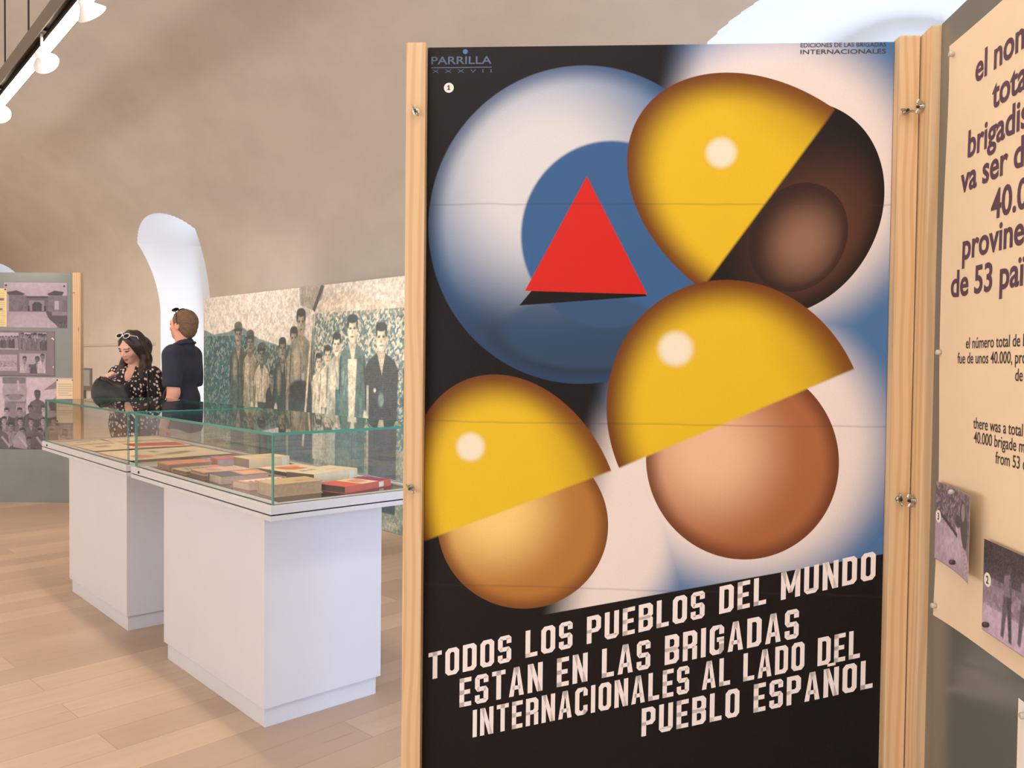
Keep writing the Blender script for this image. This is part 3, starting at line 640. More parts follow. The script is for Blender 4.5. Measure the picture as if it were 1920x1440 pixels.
# block letters of the slogan
def glyph(ch):
    w, t, c = .56, .19, .12
    def rect(a, b, x, y): return [(a, b), (x, b), (x, y), (a, y)]
    def ring(x0, z0, x1, z1, cor='1111', th=t):
        cs = [c if k == '1' else 0.0001 for k in cor]            # bl br tr tl
        def loop(a, b, x, y, s): return [(a, b + cs[0] * s), (a + cs[0] * s, b), (x - cs[1] * s, b), (x, b + cs[1] * s), (x, y - cs[2] * s), (x - cs[2] * s, y), (a + cs[3] * s, y), (a, y - cs[3] * s)]
        o, i = loop(x0, z0, x1, z1, 1), loop(x0 + th, z0 + th * .8, x1 - th, z1 - th * .8, .45)
        return [[o[k], o[(k + 1) % 8], i[(k + 1) % 8], i[k]] for k in range(8)]
    h = t * .82
    if ch == 'T': return .54, [rect(0, 1 - h, .54, 1), rect(.27 - t / 2, 0, .27 + t / 2, 1)]
    if ch == 'I': return t, [rect(0, 0, t, 1)]
    if ch == 'L': return .48, [rect(0, 0, t, 1), rect(0, 0, .48, h)]
    if ch == 'E': return .48, [rect(0, 0, t, 1), rect(0, 0, .48, h), rect(0, 1 - h, .48, 1), rect(0, .5 - h / 2, .43, .5 + h / 2)]
    if ch == 'O': return w, ring(0, 0, w, 1)
    if ch == 'D': return w, ring(0, 0, w, 1, '0110')
    if ch == 'P': return w, ring(0, .38, w, 1, '0110') + [rect(0, 0, t, .5)]
    if ch == 'R': return w, ring(0, .40, w, 1, '0110') + [rect(0, 0, t, .5), rect(w - t, 0, w, .45)]
    if ch == 'B': return w, ring(0, 0, w, .56, '0110') + ring(0, .44, w, 1, '0110')
    if ch == 'U': return w, [rect(0, c, t, 1), rect(w - t, c, w, 1), [(0, c), (c, 0), (w - c, 0), (w, c), (w - t, c + .06), (t, c + .06)], rect(t, c, w - t, h)]
    if ch in 'CG':
        q = ring(0, 0, w, 1); q = [q[k] for k in (0, 1, 2, 5, 6, 7)] + [[q[3][0], q[3][1], q[3][2], q[3][3]]][:0] + [rect(w - t, c, w, .34), rect(w - t, .68, w, 1 - c)]
        if ch == 'G': q += [rect(w - t, c, w, .5), rect(w * .5, .5 - h / 2, w, .5 + h / 2)]
        q += [[(w - c, 0), (w, c), (w - t, c + .02), (w - t, 0)], [(w, 1 - c), (w - c, 1), (w - t, 1), (w - t, 1 - c - .02)]]; return w, q
    if ch == 'S':
        return .54, [rect(.10, 1 - h, .44, 1), rect(0, .55, t, .90), rect(.10, .5 - h / 2, .44, .5 + h / 2), rect(.54 - t, .10, .54, .45), rect(.10, 0, .44, h), [(0, .9), (.10, 1), (.10, .9)], [(.44, 1), (.54, .9), (.44, .84)],
                     rect(.54 - t, .70, .54, .90), rect(0, .10, t, .30), [(0, .10), (.10, .10), (.10, 0)], [(.44, 0), (.54, .10), (.44, .10)], [(0, .55), (t, .55), (.10, .42)], [(.54, .45), (.44, .58), (.54 - t, .45)]]
    if ch in 'NÑ':
        q = [rect(0, 0, t, 1), rect(.6 - t, 0, .6, 1), [(t * .2, 1), (t * 1.15, 1), (.6 - t * .2, 0), (.6 - t * 1.15, 0)]]
        if ch == 'Ñ': q.append(rect(.14, 1.07, .46, 1.17))
        return .6, q
    if ch == 'M': return .74, [rect(0, 0, t, 1), rect(.74 - t, 0, .74, 1), [(0, 1), (t, 1), (.37 + .07, .2), (.37 - .07, .2)], [(.74 - t, 1), (.74, 1), (.37 + .07, .2), (.37 - .07, .2)]]
    if ch == 'A': return .6, [[(0, 0), (t, 0), (.30 + .02, 1), (.19, 1)], [(.6 - t, 0), (.6, 0), (.41, 1), (.28, 1)], rect(.14, .22, .46, .22 + h * .9), [(.19, 1), (.41, 1), (.36, .74), (.24, .74)]]
    return .3, []
def slogan(lines, parent):
    mb = MB()
    for s, x0, z0, x1, z1, cap in lines:
        adv = []; x = 0.0
        for ch in s:
            if ch == ' ': adv.append((ch, x)); x += .42; continue
            gw, _ = glyph(ch); adv.append((ch, x)); x += gw + .15
        k = (x1 - x0) / (x - .15); sl = (z1 - z0) / (x1 - x0)
        for ch, gx in adv:
            if ch == ' ': continue
            for pl in glyph(ch)[1]:
                P = [(x0 + (gx + a) * k, -.0008, z0 + sl * (gx + a) * k + b * cap) for a, b in pl]
                mb.add(P, [tuple(range(len(P)))], M_WLET)
    return mb.build('slogan_lettering', parent)
slogan([('TODOS LOS PUEBLOS DEL MUNDO', .013, .695, .976, .947, .060), ('ESTAN EN LAS BRIGADAS', .083, .636, .817, .815, .064),
        ('INTERNACIONALES AL LADO DEL', .113, .570, .947, .776, .061), ('PUEBLO ESPAÑOL', .484, .586, .975, .712, .062)], po)
sg = MB(); put_text(sg, 'PARRILLA', .008, 2.049, .0235, M_SIG, -.0007, .0003, width=.132); sg.box(.008, .140, -.0008, -.0004, 2.0405, 2.0425, M_SIG); put_text(sg, 'X  X  X  V  I  I', .010, 2.030, .011, M_SIG, -.0007, width=.130)
ring = [(.0825 + .0055 * math.cos(a * .5), -.0008, 2.0755 + .0055 * math.sin(a * .5)) for a in range(13)]; sg.add(ring, [tuple(range(12))], M_BLUEDOT); sg.build('signature_lettering', po)
ed = MB(); put_text(ed, 'EDICIONES DE LAS BRIGADAS', .797, 2.0765, .0125, M_DKLET, -.0007, .0001, width=.177); put_text(ed, 'INTERNACIONALES', .797, 2.062, .0135, M_DKLET, -.0007, .0001, width=.177); ed.build('publisher_lettering', po)
def number_sticker(parent, x, z, n, r, y):
    s = MB(); ringp = [(x + r * math.cos(a * math.pi / 12), y, z + r * math.sin(a * math.pi / 12)) for a in range(24)]
    s.add(ringp + [(x + .8 * (p[0] - x), y + .0003, z + .8 * (p[2] - z)) for p in ringp], [tuple(range(24))], M_PAPER)
    if n == '1': s.add([(x + a * r, y - .0004, z + b * r) for a, b in ((-.1, -.45), (.12, -.45), (.12, .5), (-.1, .5), (-.32, .28), (-.32, .1), (-.1, .26), (-.32, -.45), (.32, -.45), (.32, -.28), (-.32, -.28))], [(0, 1, 2, 3), (3, 4, 5, 6), (7, 8, 9, 10)], M_INK); return s.build('number_sticker', parent)
    v, f = text_mesh(n, r * 1.5, .0004 * r / .011); cx = (min(a for a, b in v) + max(a for a, b in v)) / 2; cz = (min(b for a, b in v) + max(b for a, b in v)) / 2
    s.add([(x + a - cx, y - .0004, z + b - cz) for a, b in v], f, M_INK); return s.build('number_sticker', parent)
number_sticker(po, .047, 1.998, '1', .0108, -.0009)

# ------------------------------------------------------------------ text panel at right with its hanging banner
BA = math.atan2(-.652, -.758); BO = (1.789, .621, 0); BP = (1.789 - .758 * .036, .621 - .652 * .036, .028); BS = (.98, .98, .98)
tp = thing('text_stand', 'grey glossy panel with a pine end post, standing at right angles to the poster panel', 'display panel', BO, BA)
MB().box(-.093, .0, -.0195, .030, 0, 2.089, M_PINE[2], .003).build('post', tp); MB().box(1.02, 1.065, -.0185, .030, 0, 2.089, M_PINE[3], .003).build('post', tp)
MB().box(.0005, 1.0195, .0, .015, .05, 2.090, M_BOARD).build('board', tp)
wingnut(tp, -.026, -.0195, 1.124, R(70)); wingnut(tp, -.028, -.0195, 1.935, R(100))
bn = thing('text_banner', 'beige paper banner with large purple text, pinned on the glossy grey panel', 'banner', BP, BA); bn.scale = BS
def bcurve(u, v): return -.003 - .004 * np.exp(-np.maximum(u - .015, 0) * 14) * (1 + np.sin(v * 9.0)) - .0015 * (1 + np.sin(u * 7 + v * 5))
def banner_sheet():
    nx, ny = 60, 120; us = np.linspace(0, 1, nx); vs = np.linspace(.900, 2.040, ny); V = []
    for v in vs:
        left = .016 + .007 * math.sin(v * 8.5 + .6) * math.sin((v - .9) / 1.14 * math.pi)
        for u in us: x = left + (.985 - left) * u; V.append((x, float(bcurve(x, v)), v))
    V = np.array(V); B = V.copy(); B[:, 1] += .0006; q = np.arange(nx * ny).reshape(ny, nx)
    a, b, c, d = q[:-1, :-1].ravel(), q[:-1, 1:].ravel(), q[1:, 1:].ravel(), q[1:, :-1].ravel(); n = nx * ny
    F = np.concatenate([np.stack([a, b, c, d], 1), np.stack([d, c, b, a], 1) + n]); return np_mesh('paper_sheet', np.concatenate([V, B]), F, mat('beige_banner_paper', (232, 208, 176), .7, noise=.02, nscale=9, bump=.05, bscale=40), bn, True)
banner_sheet()
bt = MB(); cvf = lambda x, z: float(bcurve(x, z)) - .0007
for s, x, z, sz in (('el nombre', .128, 1.930, .083), ('total de', .199, 1.861, .083), ('brigadistes', .106, 1.797, .083), ("va ser d'uns", .087, 1.735, .083), ('40.000', .207, 1.664, .083), ('provinents', .101, 1.606, .083), ('de 53 països', .061, 1.538, .083)):
    put_text(bt, s, x, z, sz * .86, M_PURPLE, 0, .0016, 1.0, curve=cvf)
bt.build('large_lettering', bn)
bs = MB(); be = MB()
for s, x, z, sz in (('el número total de brigadistas', .126, 1.437, .033), ('fue de unos 40.000, procedentes', .094, 1.409, .033), ('de 53 países', .306, 1.380, .033), ('there was a total of', .163, 1.290, .033), ('40.000 brigade members', .166, 1.264, .033), ('from 53 countries', .249, 1.236, .033)):
    put_text(bs if z > 1.3 else be, s, x, z, sz * .9, M_INK, 0, .0002, .86, curve=cvf)
bs.build('spanish_lettering', bn); be.build('english_lettering', bn)
for x, z in ((.037, 2.017), (.024, 1.431), (.027, .922), (.95, 2.017), (.95, .922)): pin(bn, x, z, M_PIN, float(bcurve(x, z)) - .0006)
PUR = lambda v: (v * .98 + 6, v * .88 + 2, v * .98 + 4)
def photo(label, x, z, w, h, paint, num=None, pins=(), dy=-.014, curl=None):
    t = thing('photograph', label, 'photograph', BP, BA); t.scale = BS
    c = Canvas(w, h, .0022, PUR(150)); paint(c); cf = (lambda u, v: dy + curl(u - x, v - z)) if curl else (lambda u, v: dy + 0 * u)
    c.build('print', t, M_PRINT, x, 0, z, .0006, cf)
    for px, pz, m in pins: pin(t, px, pz, m, float(cf(np.array(px), np.array(pz))) - .0006, .0048)
    if num: number_sticker(t, num[1], num[2], num[0], .0125, float(cf(np.array(num[1]), np.array(num[2]))) - .0012)
    return t
def ph_rifle(c):
    c.blend(np.ones_like(c.U), PUR(128)); c.tex(0, c.h * .45, c.w, c.h, [PUR(60), PUR(110), PUR(84), PUR(150)], .006, .85); c.poly([(0, 0), (c.w, 0), (c.w, c.h * .22), (c.w * .45, c.h * .50), (0, c.h * .62)], PUR(172))
    c.ell(c.w * .5, c.h * .28, .06, .03, PUR(196), .8)
    c.poly([(c.w * .60, c.h * .52), (c.w * .72, c.h * .30), (c.w * .99, c.h * .02), (c.w, c.h * .2), (c.w * .84, c.h * .40), (c.w * .70, c.h * .58)], PUR(188)); c.ell(c.w * .62, c.h * .56, .015, .018, PUR(196)); c.ell(c.w * .61, c.h * .62, .018, .012, PUR(56))
    c.line((c.w * .15, c.h * .60), (c.w * .60, c.h * .44), .008, PUR(40)); c.ell(c.w * .80, c.h * .62, .024, .045, PUR(60), None, .3); c.ell(c.w * .77, c.h * .76, .012, .016, PUR(150)); c.poly([(c.w * .78, c.h * .45), (c.w * .88, c.h * .4), (c.w * .92, c.h * .6), (c.w * .82, c.h * .66)], PUR(64))
    for q in range(7): c.line((c.w * (.74 + .03 * q), c.h * (.34 - .04 * q)), (c.w * (.80 + .03 * q), c.h * (.36 - .04 * q)), .003, PUR(110), .7)
    c.mottle(.2, .006)
def ph_walk(c):
    c.blend(np.ones_like(c.U), PUR(150)); c.rect(0, c.h * .55, c.w, c.h, PUR(86)); c.ell(c.w * .3, c.h * .95, .12, .05, PUR(52), .8); c.rect(0, 0, c.w, c.h * .32, PUR(196)); c.tex(0, c.h * .3, c.w, c.h * .62, [PUR(120), PUR(160), PUR(140)], .008, .6)
    def walker(x, zt, k):
        c.ell(x + .006, zt - .012 * k, .009 * k, .011 * k, PUR(70)); c.poly([(x - .014 * k, zt - .028 * k), (x + .012 * k, zt - .022 * k), (x + .020 * k, zt - .07 * k), (x - .016 * k, zt - .08 * k)], PUR(128)); c.line((x + .01 * k, zt - .03 * k), (x + .02 * k, zt - .085 * k), .008 * k, PUR(92))
        c.poly([(x - .016 * k, zt - .075 * k), (x + .004, zt - .078 * k), (x - .012 * k, zt - .175 * k), (x - .026 * k, zt - .172 * k)], PUR(96)); c.poly([(x - .002, zt - .075 * k), (x + .018 * k, zt - .072 * k), (x + .026 * k, zt - .178 * k), (x + .012 * k, zt - .176 * k)], PUR(72))
    walker(c.w * .40, c.h * .84, .72); walker(c.w * .66, c.h * .84, .70); walker(c.w * .88, c.h * .82, .70); c.mottle(.16, .006)
photo('purple-grey photo numbered 3 of a person lying with a rifle, its right side curling', .030, 1.019, .199, .155, ph_rifle, ('3', .047, 1.106), ((.125, 1.166, M_PIN), (.139, 1.036, M_PIND)), -.016, lambda u, v: -.022 * np.clip(u / .2, 0, 1) ** 2)
photo('purple-grey photo numbered 2 of people walking, pinned at the lower right of the banner', .240, .942, .21, .160, ph_walk, ('2', .257, 1.034), ((.263, .957, M_PIND), (.43, .957, M_PIND)), -.017)
ws = thing('notice_sheet', 'white sheet below the banner, cut by the right edge of the view', 'paper', BP, BA); ws.scale = BS
MB().box(.336, .64, -.0015, -.0008, .35, .86, M_PAPER).build('sheet', ws); pin(ws, .36, .84, M_PIN, -.0015); pin(ws, .62, .84, M_PIN, -.0015)

# ------------------------------------------------------------------ panel of photographs at far left
LA = math.atan2(-.718, .696); LO = (2.0, 9.127, 0)
lp = thing('photo_stand', 'grey panel with a pine post at its right edge, carrying purple-tinted photographs', 'display panel', LO, LA)
MB().box(-.30, .7245, .0, .015, .015, 2.211, M_BOARD2).build('board', lp); MB().box(.725, .803, -.022, .03, 0, 2.213, M_PINE[3], .003).build('post', lp); MB().box(-.38, -.301, -.022, .03, 0, 2.213, M_PINE[0], .003).build('post', lp)
for z in (2.02, .98): wingnut(lp, .742, -.022, z, R(20))
def pic(label, x0, z0, x1, z1, paint, res=.005, y=-.001, name='photograph', cat='photograph', th=.001, pins=(), group=None):
    t = thing(name, label, cat, LO, LA, group=group); c = Canvas(x1 - x0, z1 - z0, res, PUR(170)); paint(c); c.build('print', t, M_PRINT, x0, y, z0, th)
    for px, pz, m in pins: pin(t, px, pz, m, y - th, .008)
    return t
TI = lambda v: (v * .90 - 2, v * .81 - 3, v * .87 - 2)
def ph_gate(c):
    w, h = c.w, c.h; c.blend(np.ones_like(c.U), TI(196)); c.rect(0, 0, w, h * .36, TI(176)); c.ell(w * .45, h * .1, .3, .1, TI(196), .9)
    c.rect(w * .08, h * .36, w * .36, h * .72, TI(128)); c.rect(w * .34, h * .36, w * .72, h * .70, TI(112)); c.rect(w * .70, h * .36, w, h * .72, TI(132)); c.rect(w * .93, h * .36, w, h * .62, TI(118))
    c.poly([(w * .04, h * .79), (w * .20, h * .83), (w * .34, h * .75), (w * .30, h * .72), (w * .08, h * .72)], TI(76)); c.poly([(w * .68, h * .75), (w * .80, h * .83), (w * .95, h * .80), (w * .92, h * .72), (w * .72, h * .72)], TI(76))
    c.rect(w * .36, h * .66, w * .70, h * .705, TI(78)); c.rect(w * .40, h * .38, w * .64, h * .61, TI(150)); c.poly([(w * .45, h * .37), (w * .45, h * .53), (w * .49, h * .575), (w * .56, h * .575), (w * .60, h * .53), (w * .60, h * .37)], TI(66))
    c.rect(w * .38, h * .37, w * .41, h * .49, TI(58)); c.rect(w * .635, h * .37, w * .665, h * .49, TI(58)); c.rect(w * .80, h * .41, w * .87, h * .60, TI(200)); c.ell(w * .27, h * .45, .02, .03, TI(80))
    c.poly([(w * .66, h * .37), (w, h * .34), (w, 0), (w * .88, 0), (w * .70, h * .22)], TI(84)); c.rect(w * .76, h * .28, w, h * .36, TI(150)); c.tex(w * .84, 0, w, h * .14, [TI(60), TI(110), TI(90)], .012, .7)
    c.tex(w * .08, h * .38, w * .36, h * .70, [TI(110), TI(136), TI(124)], .016, .6); c.tex(w * .72, h * .38, w * .80, h * .70, [TI(110), TI(140), TI(126)], .016, .6); c.line((w * .15, h * .05), (w * .55, h * .05), .006, TI(206), .7); c.mottle(.08, .02)
def crowd(c, x0, x1, zt, k, n, zb, rng):
    for i in range(n):
        x = x0 + (x1 - x0) * (i + .5) / n + rng.uniform(-.2, .2) * (x1 - x0) / n; v = rng.uniform(60, 170)
        c.man(x, zt + rng.uniform(-.1, .1) * k, k, TI(150 + rng.uniform(-20, 50)), TI(50), TI(v), zb, None, rng.uniform(.85, 1.05))
def four(seed, dark):
    def f(c):
        rng = np.random.default_rng(seed); c.blend(np.ones_like(c.U), TI(206)); c.rect(0, 0, c.w, c.h * .2, TI(190))
        if dark == 0: c.tex(0, c.h * .2, c.w, c.h * .75, [TI(70), TI(140), TI(110), TI(180)], .010, .8); crowd(c, 0, c.w, c.h * .80, .12, 9, c.h * .1, rng)
        if dark == 1: crowd(c, 0, c.w, c.h * .92, .20, 8, c.h * .05, rng); crowd(c, .02, c.w, c.h * .85, .19, 5, .0, rng)
        if dark == 2: c.rect(0, c.h * .6, c.w, c.h, TI(190)); c.tex(0, c.h * .25, c.w, c.h * .6, [TI(110), TI(170), TI(140), TI(190)], .008, .8)
        if dark == 3:
            c.blend(np.ones_like(c.U), TI(190)); c.rect(0, 0, c.w, c.h * .3, TI(60)); c.man(.05, c.h * .85, .24, TI(160), TI(36), TI(200), 0); c.man(c.w * .68, c.h * .85, .26, TI(120), TI(40), TI(76), 0); c.man(c.w * .88, c.h * .98, .25, TI(150), TI(40), TI(220), 0); c.rect(c.w * .35, c.h * .3, c.w * .62, c.h * .45, TI(90))
        c.mottle(.15, .008)
    return f
def ph_group(c):
    w, h = c.w, c.h; rng = np.random.default_rng(5); c.blend(np.ones_like(c.U), TI(226))
    ox = .30
    c.rect(ox + .0, h - .55, ox + .21, h, TI(150)); c.ell(ox + .10, h - .13, .12, .16, TI(186)); c.rect(ox - .02, h - .06, ox + .2, h, TI(130)); c.ell(ox + .10, h - .175, .09, .014, TI(96)); c.ell(ox + .10, h - .19, .07, .03, TI(150)); c.line((ox + .13, h - .03), (ox + .14, h - .13), .02, TI(206)); c.rect(ox + .02, h - .30, ox + .21, h - .23, TI(140))
    for q in range(5): c.line((ox + .12 + q * .02, h - .32), (ox + .12 + q * .02, h - .25), .008, TI(206))
    c.poly([(w - .30, h - .12), (w - .16, h - .02), (w, h - .01), (w, h - .06), (w - .14, h - .10)], TI(140)); c.poly([(w - .25, h - .35), (w - .2, h - .2), (w - .1, h - .10), (w, h - .08), (w, h - .2), (w - .12, h - .22), (w - .16, h - .38)], TI(160)); c.poly([(w - .18, h - .2), (w - .12, h - .35), (w - .2, h - .30)], TI(110))
    c.rect(0, 0, w, .30, TI(70))
    c.man(ox + .32, h - .12, .36, TI(92), TI(60), TI(104), h - .5); c.man(w - .22, h - .22, .34, TI(84), TI(60), TI(206), h - .5)
    for row, (zt, k, n) in enumerate(((h - .29, .30, 8), (h - .37, .30, 8), (h - .46, .32, 7), (h - .55, .32, 6))):
        crowd(c, .02, w - .02, zt, k, n, .03, rng)
    for q in range(5):
        x = .1 + q * .17; c.poly([(x - .06, .02), (x + .08, .0), (x + .06, .14), (x, .18), (x - .05, .12)], TI(rng.uniform(60, 200))); c.line((x, .12), (x + .08, .02), .02, TI(214), .7)
    c.ell(w * .62, .32, .07, .03, TI(120)); c.ell(w * .75, .34, .07, .035, TI(196)); c.rect(w * .70, .02, w * .84, .17, TI(66)); c.mottle(.12, .02)
def caption(c):
    c.blend(np.ones_like(c.U), (232, 212, 180))
    for q in range(15):
        z = c.h - .05 - q * .021
        if q in (6, 11): continue
        c.line((.015, z), (c.w - .015 - (.04 if q % 5 == 4 else 0), z), .006, (150, 122, 96), .8)
def sheetbg(c): c.blend(np.ones_like(c.U), (122, 106, 114)); c.mottle(.05, .05)
def docu(c):
    c.blend(np.ones_like(c.U), (232, 208, 150))
    for q in range(16): c.line((.03, c.h - .03 - q * .021), (c.w - .02, c.h - .03 - q * .021), .006, (140, 112, 84), .6 if q % 4 else .15)
    c.rect(c.w * .45, c.h * .68, c.w * .9, c.h * .74, (120, 92, 70)); c.rect(c.w * .55, c.h * .43, c.w * .85, c.h * .48, (120, 92, 70)); c.mottle(.05, .03)
pic('purple-tinted photo of a stone gateway with two towers, topmost on the grey panel', .046, 1.686, .662, 2.116, ph_gate, .004, pins=((.07, 2.09, M_PIND), (.635, 2.085, M_PIND)))
pic('yellowed document sheet overlapping the left edge of the gateway photo', -.20, 1.694, .078, 2.061, docu, .006, -.004, 'document', 'document', pins=((.065, 2.05, M_PIND),))
pic('purple mounting sheet under four small group photos on the grey panel', -.24, 1.226, .542, 1.657, sheetbg, .01, -.0008, 'mount_sheet', 'paper', pins=((.52, 1.588, M_PAPER), (.533, 1.578, M_PAPER), (.53, 1.315, M_PAPER)))
pic('small photo of a dense crowd, upper left of four on the purple sheet', -.06, 1.475, .190, 1.640, four(1, 0), .0032, -.003)
pic('small photo of a row of standing men, upper right of four on the purple sheet', .213, 1.473, .463, 1.640, four(2, 1), .0032, -.003)
pic('small pale photo of people before a long building, lower left of four', -.07, 1.272, .177, 1.429, four(3, 2), .0032, -.003)
pic('small dark photo of men around a table, lower right of four', .198, 1.253, .453, 1.443, four(4, 3), .0032, -.003)
pic('large photo of a big group below a giant stone face, lowest on the grey panel', -.25, .525, .728, 1.213, ph_group, .005, -.001)
pic('beige caption sheet pinned beside the post at the right of the group photo', .557, .783, .728, 1.203, caption, .005, -.004, 'caption_sheet', 'paper', pins=((.567, 1.192, M_PIND), (.718, 1.192, M_PIND), (.567, .80, M_PIND)))

# ------------------------------------------------------------------ small things on the long wall
sc = thing('wall_screen', 'small grey screen in a dark frame on the wall beyond the photo panel', 'screen', (W, 14.95, 0), R(-90))
MB().box(.0, .44, -.03, 0, .88, 1.24, mat('screen_frame', (128, 118, 112), .4, noise=.03), .004).build('frame', sc); MB().box(.03, .40, -.033, -.030, .95, 1.215, mat('screen_glass', (176, 178, 178), .15, noise=.02)).build('display', sc)
gp = thing('wall_box', 'narrow dark box fixed to the wall below the small screen', 'wall box', (W, 14.93, 0), R(-90)); MB().box(0, .11, -.04, 0, .64, .87, mat('dark_grey_box', (96, 102, 104), .5, noise=.05), .004).build('body', gp)
so = thing('wall_socket', 'cream wall socket low on the wall right of the small screen', 'socket', (W, 13.98, 0), R(-90))
MB().box(0, .22, -.012, 0, .77, .85, mat('cream_plastic', (222, 204, 176), .4, noise=.02), .003).build('plate', so)
for q in (.06, .16): MB().tube([(q, -.0119, .81), (q, -.014, .81)], .024, mat('cream_insert', (206, 190, 164), .4, noise=.02), 16).build('outlet', so)

# ------------------------------------------------------------------ hanging track light with spotlights
TZ, TX0, TSL = 3.4, 1.303, .0540; TANG = math.atan2(TSL, 1); TY0, TLN = 1.5, 10.5
def track_x(y): return TX0 + TSL * y
tl = thing('track_light', 'long hanging light track with a glowing strip, upper left', 'light track', (track_x(TY0), TY0, TZ), -TANG)
b = MB(); b.box(-.131, -.126, 0, TLN, 0, .106, M_TRACK); b.box(-.126, 0, 0, TLN, .100, .106, M_TRACK); b.box(-.005, 0, 0, TLN, -.004, .100, M_TRACK); b.box(-.080, -.075, 0, TLN, 0, .100, M_SLOT); b.box(-.126, -.080, 0, TLN, .044, .099, M_SLOT); b.box(-.075, -.0051, 0, TLN, .03, .099, M_SLOT); b.box(-.131, 0, -.003, 0, 0, .106, M_TRACK); b.box(-.131, 0, TLN, TLN + .003, 0, .106, M_TRACK); b.build('housing', tl)
MB().box(-.0745, -.0055, .01, TLN - .01, .002, .020, M_LED, .002).build('led_strip', tl)
def on_track(y, dx): return track_x(y) + dx
for yy in (2.6, 4.3, 6.40, 7.22, 9.5):
    xx = on_track(yy, -.065); zc = ZS + VB * math.sqrt(max(0, 1 - ((xx - XC) / VA) ** 2)); l = Vector((xx, yy, 0)) - Vector((track_x(TY0), TY0, 0)); ca, sa = math.cos(TANG), math.sin(TANG)
    lx, ly = l.x * ca - l.y * sa, l.x * sa + l.y * ca; MB().tube([(lx, ly, .106), (lx, ly, zc - TZ - .002)], .006, M_WIRE, 8).build('suspension_rod', tl)
def track_spot(label, y, target, power):
    base = Vector((on_track(y, -.103), y, TZ + .03))
    t = thing('spotlight', label, 'spotlight', base, -TANG, 'white spotlights on the hanging track'); Ri = Matrix.Rotation(TANG, 3, 'Z')
    MB().box(-.016, .016, -.07, .07, -.008, .012, M_SLOT, .002).build('adapter', t)
    MB().tube([(0, 0, -.008), (0, 0, -.140)], .008, M_SPOT, 10).build('arm', t)
    dw = (Vector(target) - (base + Vector((0, 0, -.16)))).normalized(); d = Ri @ dw; p0 = Vector((0, 0, -.155)) - d * .035
    h = MB(); h.tube([p0, p0 + d * .004, p0 + d * .03, p0 + d * .045, p0 + d * .085], [.018, .028, .032, .044, .082], M_SPOT, 24, cap=False); h.ball(p0, (.02, .02, .02), M_SPOT); h.build('lamp_head', t, 40)
    q = MB(); q.tube([p0 + d * .070, p0 + d * .073], .060, M_SPOTLENS, 24); q.build('lens', t)
    spot('spot_beam', base + Vector((0, 0, -.155)) + dw * .06, target, power, NEUT, 40, 1.0, .05); return t
track_spot('white spotlight at the top edge, nearest on the hanging track', 4.80, (4.0, 6.0, 1.0), 330)
track_spot('white flared spotlight in the middle of the visible track', 5.83, (4.05, 8.3, 1.8), 170)
track_spot('white spotlight at the left edge, farthest along the track', 7.30, (4.5, 13.4, 1.1), 260)
